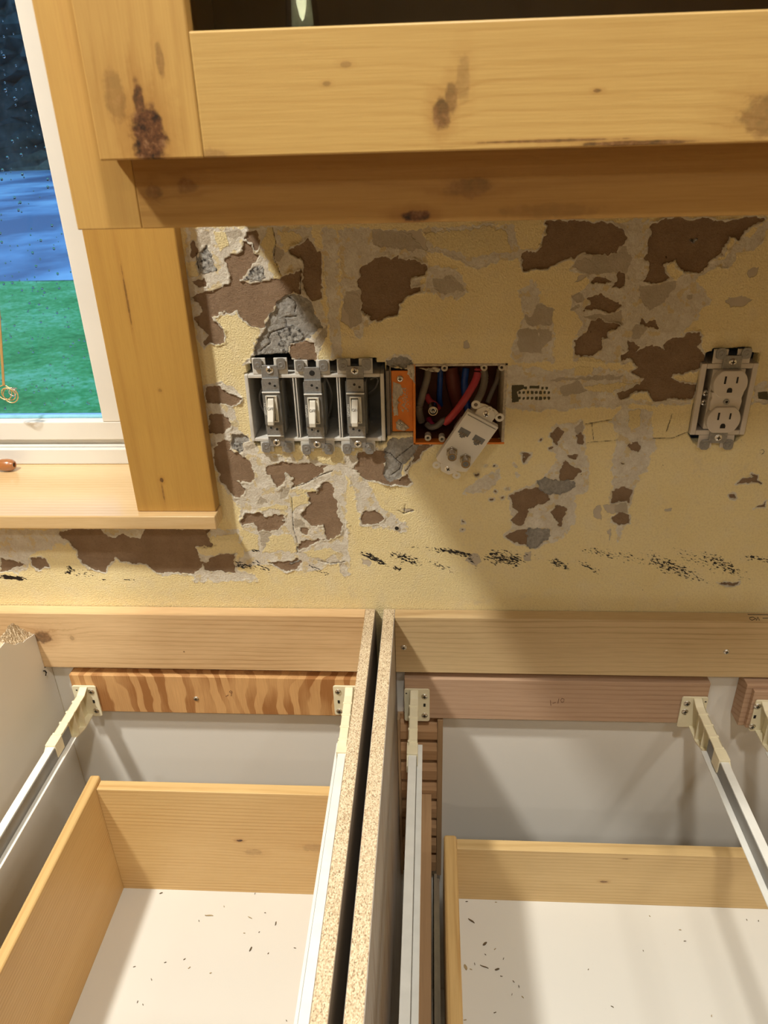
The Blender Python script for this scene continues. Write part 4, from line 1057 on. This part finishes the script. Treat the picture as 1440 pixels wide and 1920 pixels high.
def make_switch(xc, zc, label, top_screw, word, tilt, ears=1):
    t = thing('toggle_switch', label, 'light switch', (xc, -.004, zc), 'toggle switches in the three gang box')
    y = -.0062
    b = MB(); w = .0092
    b.box(xc-w, xc+w, y, y+.0016, zc+.0330, zc+.0465)
    b.prism([(xc-w, zc-.0465), (xc+w, zc-.0465), (xc+w, zc-.033), (xc-w, zc-.033)], y, y+.0016)
    b.box(xc-.006, xc+.006, y+.0002, y+.0014, zc-.040, zc+.040)
    b.box(xc-w, xc+w, y-.0022, y+.0016, zc+.0180, zc+.0331); b.box(xc-w, xc+w, y-.0022, y+.0016, zc-.0331, zc-.0200)
    b.build('strap', M_zinc, t, bevel=.0007)
    for sx_ in (-1, 1):
        for sz_ in (-1, 1):
            ex, ez = xc+sx_*.0125, zc+sz_*.0478; b = MB()
            b.prism(rrect(ex, ez, .0095, .0125, .003), y, y+.0014)
            b.ring((ex, y-.0004, ez-sz_*.001), .0014, .0030, .0006)
            b.build('plaster_ear', M_zinc, t, bevel=.0004)
    b = MB(); b.box(xc-.0098, xc+.0098, y-.0040, y+.024, zc-.0198, zc+.0180); b.box(xc-.0112, xc+.0112, y+.003, y+.026, zc-.0310, zc+.0290)
    b.build('body', M_body, t, bevel=.0008)
    MB().box(xc-.0098, xc+.0098, y-.0052, y-.0036, zc+.0172, zc+.0188).build('crimp', M_slide, t, bevel=.0004, label='bright folded strap edge')
    MB().box(xc-.0092, xc+.0092, y-.0033, y-.0020, zc-.0335, zc-.0322).build('crimp', M_slide, t, bevel=.0004)
    b = MB(); frame_plate(b, xc-.0062, xc+.0062, zc-.0155, zc+.0145, .0013, y-.0062, y-.0038); b.box(xc+.0028, xc+.0048, y-.0048, y-.0038, zc-.0140, zc+.0130)
    b.build('toggle_frame', M_toggle, t, bevel=.0004)
    b = MB()
    b.prism([(y-.0040, zc+.0118), (y-.0070, zc+.0110), (y-.0090, zc+.0055), (y-.0180, zc-.0105), (y-.0176, zc-.0150), (y-.0140, zc-.0148), (y-.0060, zc-.0060), (y-.0040, zc-.0060)], xc-.0040, xc+.0026, 'x')
    b.build('toggle', M_toggle, t, bevel=.0006)
    for (dx, dz) in ((-.0008, .0272), (.0046, .0245), (-.0040, -.0232), (.0024, -.0250)): MB().cyl((xc+dx, y-.0024, zc+dz), .0014, .0004).build('terminal_hole', M_black, t)
    for (dx, dz) in ((.0046, .0245), (-.0040, -.0232)): MB().ring((xc+dx, y-.0027, zc+dz), .0014, .0022, .0006).build('hole_rim', M_zinc, t)
    if top_screw: screw('mounting_screw', t, xc, y-.0004, zc+.0415, .0040)
    else: MB().cyl((xc, y-.0003, zc+.0400), .0030, .0004).build('screw_slot', M_black, t)
    screw('mounting_screw', t, xc, y-.0004, zc-.0415, .0040)
    tm = text_mesh(word, .0042, M_mark, 'lettering', t, (xc-.0007, y-.0116, zc+.0018), label='raised '+word, lean=-29.4)
    text_mesh('LEVITON', .0034, M_slide, 'lettering', t, (xc-.0082, y-.0041, zc-.001), math.radians(90), label='embossed maker lettering')
    return t
make_switch(-.1715, .2680, 'left toggle switch of three, OFF lever down, top screw raised highest', True, 'OFF', 0)
make_switch(-.1262, .2655, 'middle toggle switch of three, lacking its top mounting screw', False, 'OFF', 0)
make_switch(-.0805, .2660, 'right toggle switch of three, beside the orange low voltage box', True, 'ON', 0)

# orange low voltage box
ob = thing('low_voltage_box', 'orange plastic box full of coloured cables, smeared with joint compound', 'electrical box', (.03, .03, .268))
b = MB(); X0, X1, Z0, Z1 = -.0190, .0812, .2210, .3125
b.box(X0, X0+.0025, -.0008, .012, Z0, Z1); b.box(X0, X1, -.0008, .012, Z0, Z0+.0025); b.build('shell', M_orange, ob, bevel=.0006)
b = MB(); b.box(X1-.0035, X1, -.0002, .0700, Z0, Z1); b.box(X0, X1, -.0002, .0700, Z1-.0028, Z1); b.build('shell', M_smear, ob, bevel=.0006, label='shell edges caked with joint compound')
b = MB(); b.box(X0, X0+.0025, .0121, .0700, Z0, Z1); b.box(X0+.0026, X1-.0036, .0121, .0700, Z0, Z0+.0025); b.build('shell', M_orangein, ob, label='inside of the shell with its shade painted in')
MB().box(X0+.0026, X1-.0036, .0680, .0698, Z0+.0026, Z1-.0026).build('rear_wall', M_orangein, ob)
MB().box(-.0425, -.0192, .0040, .0060, .2350, .3040).build('flange', M_orange, ob, bevel=.0005)
for (x, z) in ((.0145, .3080), (.0560, .3080), (.0745, .3080), (-.0030, .2290), (.0125, .2275)):
    MB().ring((x, -.0012, z), .0016, .0036, .010, 18).build('screw_boss', M_smear, ob, smooth=True)
screw('flange_screw', ob, -.0330, .0036, .2954, .0036); screw('flange_screw', ob, -.0333, .0036, .2440, .0036)
rr = random.Random(21)
def smear(name, parent, pts, y, t, mat=M_smear):
    # thin crusty patch: fan with noisy relief
    c = np.mean(np.array(pts), axis=0); vs = []; fs = []; n = len(pts); K_ = 5
    for k in range(K_+1):
        for i in range(n):
            p = np.array(pts[i])*(1-k/K_)+c*(k/K_)
            vs.append((p[0]+rr.uniform(-.0004, .0004), y-(0 if k == 0 else t*rr.uniform(.4, 1.2)), p[1]+rr.uniform(-.0004, .0004)))
    for k in range(K_):
        for i in range(n): j = (i+1) % n; fs.append((k*n+i, k*n+j, (k+1)*n+j, (k+1)*n+i))
    return MB().add(vs, fs).build(name, mat, parent, smooth=True)
def dense(pts, n=4):
    out = []
    for i in range(len(pts)):
        a, b_ = pts[i], pts[(i+1) % len(pts)]
        for k in range(n): out.append((a[0]+(b_[0]-a[0])*k/n+rr.uniform(-.0005, .0005), a[1]+(b_[1]-a[1])*k/n+rr.uniform(-.0005, .0005)))
    return out
def pxs(l, v): return [(float(at(x, y, 'y', v)[0]), float(at(x, y, 'y', v)[2])) for x, y in l]
smear('compound_smear', ob, dense(pxs([(738, 716), (752, 722), (756, 735), (742, 742), (748, 755), (744, 768), (747, 778), (738, 780), (737, 760), (736, 740)], .004)), .0038, .0012)
smear('compound_smear', ob, dense(pxs([(742, 792), (748, 786), (760, 794), (768, 802), (760, 808), (744, 806)], .004)), .0038, .0022)
smear('compound_smear', ob, dense(pxs([(764, 684), (778, 682), (778, 720), (775, 716), (764, 700)], .0)), -.0004, .0014)
smear('compound_smear', ob, dense(pxs([(786, 690), (800, 690), (812, 688), (826, 690), (822, 698), (808, 696), (798, 693)], .0)), -.0010, .0020)
for i in range(26):
    px__ = 752+rr.gauss(8, 5); py__ = rr.uniform(728, 772); c = at(px__, py__, 'y', .004)
    if i % 1 == 0:
        pass
b = MB()
for i in range(60):
    c = at(rr.gauss(759, 4), rr.uniform(728, 772), 'y', .004); r = rr.uniform(.0004, .0009)
    b.add(*ico_pts((c[0], .0040, c[2]), r, .5))
b.build('compound_specks', M_smear, ob, kind='stuff')
tag(MB().box(-.0480, -.0445, .0010, .0650, .2300, .3050).build('stud_plate', M_gap, None, bevel=.0004), 'narrow grey metal strip between the switch box and the orange box', 'metal strip')
tag(MB().box(-.0476, .0830, .0130, .0150, .3130, .3330).box(-.0441, -.0431, .0065, .0150, .2230, .3125).build('torn_drywall_edge', M_smear, None), 'torn grey drywall edge behind the orange box opening', 'drywall')

def q(px, py, y): return tuple(at(px, py, 'y', y))
cable('cable', [q(897, 690, .030), q(893, 710, .026), q(880, 735, .018), q(862, 762, .012), q(843, 785, .012), q(835, 792, .016)], .0042, M_red, 'red cable curving down across the front of the orange box')
cable('cable', [q(874, 690, .045), q(871, 715, .042), q(872, 740, .040), q(877, 765, .034), q(880, 785, .03)], .0040, M_blue, 'bright blue cable behind the red one in the orange box')
cable('cable', [q(826, 690, .050), q(825, 720, .048), q(824, 745, .050), q(826, 760, .055)], .0032, M_blue, 'dark blue cable left of the box middle')
cable('cable', [q(906, 690, .045), q(909, 710, .042), q(903, 735, .034), q(893, 755, .026), q(886, 775, .020)], .0042, M_white, 'cream cable right of the red cable')
cable('cable', [q(936, 692, .050), q(932, 712, .050), q(922, 735, .045), q(914, 755, .040)], .0026, M_white, 'thin cream cable near the right side of the orange box')
cable('cable', [q(803, 692, .050), q(800, 712, .048), q(792, 740, .045), q(786, 768, .040), q(790, 790, .045)], .0042, M_white, 'cream cable near the left side of the orange box')
cable('cable', [q(800, 742, .050), q(806, 752, .045), q(815, 758, .045), q(822, 765, .05)], .0036, M_red, 'short dark red cable behind the coaxial plug')
cable('cable', [q(846, 690, .062), q(850, 720, .058), q(858, 750, .058), q(866, 780, .06), q(860, 805, .06)], .0085, plain('dull_red_jacket', (.22, .055, .04), .5), 'wide dull red sheath against the back of the orange box')
cable('cable', [q(800, 795, .020), q(808, 801, .016), q(820, 798, .014), q(832, 788, .014), q(846, 786, .02)], .0034, M_grey, 'grey twisted cable end at the bottom of the orange box')
cable('cable', [q(804, 786, .030), q(808, 793, .022), q(812, 797, .02)], .0030, plain('magenta_wire', (.50, .03, .14), .4), 'short magenta wire stub low in the orange box')
cx_ = thing('coaxial_plug', 'loose coaxial plug pointing out of the orange box', 'plug', q(812, 771, .02))
c = at(812, 771, 'y', .012)
MB().ring((c[0], .012, c[2]), .0042, .0052, .016).build('collar', M_nickel, cx_, smooth=True)
MB().ring((c[0], .014, c[2]), .0020, .0034, .014).build('dielectric', M_slide, cx_, smooth=True)
MB().cyl((c[0], .012, c[2]), .0008, .016).build('pin', M_nickel, cx_)
MB().tube([(c[0], .028, c[2]), (c[0]-.001, .04, c[2]-.004), (c[0]-.002, .055, c[2]-.010)], .0036).build('lead', M_black, cx_, smooth=True)

# loose jack plate, tilted 31 degrees
TH = math.radians(-30.5)
jp = thing('jack_plate', 'almond insert plate with two phone jacks and two coaxial sockets hanging tilted', 'wall plate', (.0385, -.018, .2310))
XF = Matrix.Translation((.0385, -.018, .2310)) @ Matrix.Rotation(math.radians(6), 4, 'X') @ Matrix.Rotation(-TH, 4, 'Y')
W2, H2 = .0190, .0335
def jb(mb, name, mat, **kw): return mb.build(name, mat, jp, xf=XF, **kw)
b = MB(); b.prism([(-W2, -H2+.002), (-W2+.004, -H2-.001), (.008, -H2-.001), (.012, -H2), (W2, -H2+.004), (W2, H2), (-W2, H2)], -.0045, .0040)
jb(b, 'plate', M_jack, bevel=.0006)
jb(MB().box(-W2+.0018, W2-.0018, -.0052, -.0044, H2-.0035, H2-.0028), 'groove', M_mark)
b = MB(); b.prism([(-.0105, H2), (.0105, H2), (.0105, H2+.006), (.006, H2+.0125), (-.006, H2+.0125), (-.0105, H2+.006)], -.0010, .0015)
b.ring((0, -.0016, H2+.0120), .0014, .0032, .002)
jb(b, 'strap', M_jack, bevel=.0004)
b = MB()
for s_ in (-1, 1):
    b.ring((s_*.0148, -.0006, H2+.0090), .0021, .0048, .0018)
b.box(-.0125, .0125, .0000, .0012, H2+.0075, H2+.0105)
b.prism([(-.0118, H2+.0125), (-.012, H2+.0052), (.012, H2+.0052), (.0118, H2+.0125), (.006, H2+.0142), (-.006, H2+.0142)], .0002, .0014)
jb(b, 'plaster_ear', M_jack, bevel=.0003)
b = MB(); b.prism([(-.0105, -H2), (.0105, -H2), (.0105, -H2-.004), (.005, -H2-.0110), (-.005, -H2-.0110), (-.0105, -H2-.004)], -.0010, .0015)
jb(b, 'strap', M_jack, bevel=.0004)
for s_ in (-1, 1): jb(MB().ring((s_*.0130, -.0004, -H2-.0075), .0014, .0046, .0014), 'plaster_ear', M_jack, bevel=.0004)
for zz in (H2+.0055, -H2-.0045):
    s_ = MB(); r = .0037
    s_.lathe([(0, -.0016), (r*.45, -.0016), (r*.75, -.0012), (r, -.0003), (r, .0006)], (0, -.0012, zz), 'y', 16)
    o = jb(s_, 'screw', M_steel, smooth=True)
    jb(MB().box(-.0020, .0020, -.00315, -.0027, zz-.0005, zz+.0005).box(-.0005, .0005, -.00315, -.0027, zz-.0020, zz+.0020), 'screw_slot', M_black)
for xx in (-.0095, .0085):
    b = MB(); z = .0095; b.prism([(xx-.0062, z+.0050), (xx+.0062, z+.0050), (xx+.0062, z-.002), (xx+.0035, z-.002), (xx+.0035, z-.0042), (xx+.0018, z-.0042), (xx+.0018, z-.0058), (xx-.0018, z-.0058), (xx-.0018, z-.0042), (xx-.0035, z-.0042), (xx-.0035, z-.002), (xx-.0062, z-.002)], -.0049, -.0044)
    jb(b, 'phone_jack', M_body)
    for k in range(4): jb(MB().box(xx-.003+k*.002-.0003, xx-.003+k*.002+.0003, -.0053, -.0049, z-.003, z+.001), 'contact', M_nickel)
for xx in (-.0085, .0085):
    z = -.0160
    b = MB(); b.cyl((xx, -.0070, z), .0066, .0028, seg=6); b.cyl((xx, -.0165, z), .0048, .0100, seg=24)
    for k in range(5): b.ring((xx, -.0160+k*.0018, z), .0046, .0051, .0008)
    b.ring((xx, -.0172, z), .0030, .0050, .0010)
    s_ = jb(b, 'coaxial_socket', M_nickel, smooth=True, bevel=.0002)
    jb(MB().cyl((xx, -.01675, z), .0030, .0003), 'socket_bore', M_body)
    jb(MB().cyl((xx, -.0172, z), .0008, .0008), 'socket_pin', M_nickel)
for xx in (-.008, .009):
    jb(MB().box(xx-.008, xx+.008, .0040, .0190, .000, .016), 'rear_housing', M_grey, bevel=.0006)

# outlet
XO, ZO = .3080, .2720
og = thing('outlet_box', 'grey white single gang box around the duplex outlet, proud of the wall', 'electrical box', (XO, .03, ZO))
b = MB(); frame_plate(b, .2790, .3360, .2325, .3110, .0055, -.0045, .0650); b.build('shell', M_recep, og, bevel=.0008)
for sgn, zz in ((1, .3111), (-1, .2324)):
    hi = zz+sgn*.0148; b = MB()
    b.box(.2890, XO-.0045, -.0044, -.0020, min(zz, hi), max(zz, hi)); b.box(XO+.0045, .3262, -.0044, -.0020, min(zz, hi), max(zz, hi)); h2 = zz+sgn*.006
    b.box(XO-.0045, XO+.0045, -.0044, -.0020, min(zz, h2), max(zz, h2))
    b.build('mounting_tab', M_recep, og, bevel=.0006)
MB().box(.2846, .3304, .0625, .0648, .2381, .3054).build('rear_wall', M_black, og)
ot = thing('duplex_outlet', 'white duplex electrical outlet near the right edge of the wall', 'electrical outlet', (XO, -.008, ZO))
y = -.0072
b = MB()
b.box(XO-.0095, XO+.0095, y, y+.0016, ZO+.0340, ZO+.0480); b.box(XO-.0095, XO+.0095, y, y+.0016, ZO-.0480, ZO-.0340); b.box(XO-.008, XO+.008, y+.0003, y+.0015, ZO-.036, ZO+.036)
b.build('strap', M_zinc, ot, bevel=.0007)
for sx_ in (-1, 1):
    for sz_ in (-1, 1):
        MB().prism(rrect(XO+sx_*.0125, ZO+sz_*.0500, .0100, .0115, .0035), y, y+.0014).ring((XO+sx_*.0125, y-.0005, ZO+sz_*.0500), .0014, .0034, .0007).build('plaster_ear', M_zinc, ot, bevel=.0004)
def face(cz):
    pts = []
    R_ = .01715
    for k in range(48):
        a = 2*math.pi*k/48; x = R_*math.cos(a); z = max(-.0143, min(.0143, R_*math.sin(a))); pts.append((XO+x, cz+z))
    return pts
for cz in (ZO+.0196, ZO-.0196):
    MB().prism(face(cz), y-.0060, y+.003).build('outlet_face', M_recep, ot, bevel=.0009)
    MB().box(XO-.0070, XO-.0052, y-.0064, y-.0058, cz+.0005, cz+.0085).build('slot', M_black, ot)
    MB().box(XO+.0050, XO+.0066, y-.0064, y-.0058, cz+.0012, cz+.0078).build('slot', M_black, ot)
    MB().prism([(XO-.0026, cz-.0088), (XO+.0026, cz-.0088), (XO+.0026, cz-.0060), (XO+.0018, cz-.0042), (XO, cz-.0036), (XO-.0018, cz-.0042), (XO-.0026, cz-.0060)], y-.0064, y-.0058).build('ground_slot', M_black, ot)
MB().prism([(XO-.0165, ZO+.010), (XO-.0150, ZO+.004), (XO-.0160, ZO), (XO-.0150, ZO-.010), (XO+.0150, ZO-.010), (XO+.0160, ZO), (XO+.0150, ZO+.004), (XO+.0165, ZO+.010)], y-.0030, y+.003).build('bridge', M_recep, ot, bevel=.0006)
MB().box(XO-.0165, XO+.0165, y+.0032, y+.024, ZO-.033, ZO+.033).build('body', M_recep, ot, bevel=.001)
b = MB(); b.ring((XO, y-.0045, ZO), .0013, .0030, .0016); b.build('centre_hole', M_zinc, ot, smooth=True)
MB().cyl((XO, y-.0034, ZO), .0013, .0004).build('hole', M_black, ot)
for sz_ in (1, -1): screw('mounting_screw', ot, XO, y-.0004, ZO+sz_*.0413, .0038)
for zz in (.0060, -.0045): 
    s_ = screw('terminal_screw', ot, XO-.0188, y+.008, ZO+zz, .0034)
tag(MB().tube([(.2875, .02, .285), (.2860, .015, .268), (.2880, .015, .252), (.2930, .02, .245)], .0014).build('wire', M_grey, None, smooth=True), 'long dark wire in the gap left of the duplex outlet', 'wire')
tag(MB().tube([(.2900, .03, .262), (.2855, .02, .250), (.2870, .02, .240)], .0014).build('wire', M_grey, None, smooth=True), 'short dark wire low in the gap left of the duplex outlet', 'wire')

# wall anchor
wa = thing('wall_anchor', 'small round plastic wall anchor in a chipped hole below the switches', 'wall anchor', (-.0396, 0, .1148))
MB().ring((-.0396, -.0008, .1148), .0024, .0033, .0016).build('rim', M_smear, wa, smooth=True)
MB().cyl((-.0396, -.0007, .1148), .0026, .0012).build('hole', M_black, wa)

# ---------------------------------------------------------------- wood chips and debris on drawer bottoms
rr = random.Random(44)
def chip(px, py, z, L, w, ang, mat, label, grp):
    c = at(px, py, 'z', z); ca, sa = math.cos(ang), math.sin(ang)
    b = MB(); n = 5; vs = []; 
    for i in range(n+1):
        t = i/n-.5; ww = w*(1-(2*t)**2*.7); bend = .12*L*math.sin(t*3)
        for s_ in (-1, 1):
            for h in (0, 1): vs.append((c[0]+t*L*ca-(s_*ww/2+bend)*sa, c[1]+t*L*sa+(s_*ww/2+bend)*ca, z+.0002+h*(.0005+.0006*rr.random())))
    fs = []
    for i in range(n):
        a = i*4; fs += [(a, a+4, a+5, a+1), (a+2, a+3, a+7, a+6), (a+1, a+5, a+7, a+3), (a, a+2, a+6, a+4)]
    fs += [(0, 1, 3, 2), (n*4, n*4+2, n*4+3, n*4+1)]
    return tag(b.add(vs, fs).build('wood_chip', mat, None), label, 'wood chip', grp)
LZ, RZ = -.3643, -.3428
chip(302, 1675, LZ, .0042, .0016, .1, M_chipd, 'dark flat chip near the back board of the left drawer', None)
chip(392, 1717, LZ, .0105, .0014, -.25, M_chipl, 'long tan splinter near the back left of the left drawer', None)
chip(469, 1721, LZ, .0065, .0008, -.7, M_chipl, 'curled pale shaving near the back middle of the left drawer', None)
chip(517, 1732, LZ, .0050, .0013, 1.2, M_chipd, 'short dark chip near the right rear of the left drawer', None)
chip(470, 1780, LZ, .0058, .0018, 1.0, M_chipd, 'largest dark chip in the middle of the left drawer', None)
for (x, y) in [(497, 1712), (486, 1748), (458, 1750), (346, 1799), (355, 1815), (284, 1837), (252, 1813), (553, 1778), (258, 1879), (537, 1914), (478, 1676), (395, 1825), (268, 1884), (310, 1805), (503, 1788), (373, 1727), (420, 1660+40)]:
    chip(x, y, LZ, rr.uniform(.0018, .0034), .0007, rr.uniform(0, 3), M_chipd if rr.random() < .6 else M_chipl, 'tiny sawdust speck on the white bottom of the left drawer', 'sawdust specks in the left drawer')
chip(884, 1727, RZ, .0090, .0020, -.9, M_chipd, 'dark chip near the rear left corner of the right drawer', None)
chip(909, 1770, RZ, .0060, .0028, .4, M_chipd, 'crumbly dark chip left of centre in the right drawer', None)
chip(908, 1813, RZ, .0100, .0012, -.6, M_chipd, 'thin dark curved splinter at the left of the right drawer', None)
chip(873, 1814, RZ, .0065, .0035, 1.6, M_chipl, 'pale round chip beside the left side of the right drawer', None)
chip(932, 1818, RZ, .0055, .0022, .0, M_chipd, 'small dark chip right of the curved splinter in the right drawer', None)
for (x, y) in [(890, 1808), (928, 1780), (910, 1790), (940, 1831), (963, 1841), (973, 1850), (928, 1899), (883, 1818), (1284, 1765), (1275, 1744), (1400, 1725), (1422, 1727), (1148, 1888), (1334, 1905), (960, 1865), (872, 1913), (875, 1685+6), (930, 1688+4), (1218, 1718), (1103, 1818), (980, 1870), (944, 1798), (1206, 1783)]:
    chip(x, y, RZ, rr.uniform(.0015, .0032), .0007, rr.uniform(0, 3), M_chipd if rr.random() < .6 else M_chipl, 'tiny sawdust speck on the white bottom of the right drawer', 'sawdust specks in the right drawer')
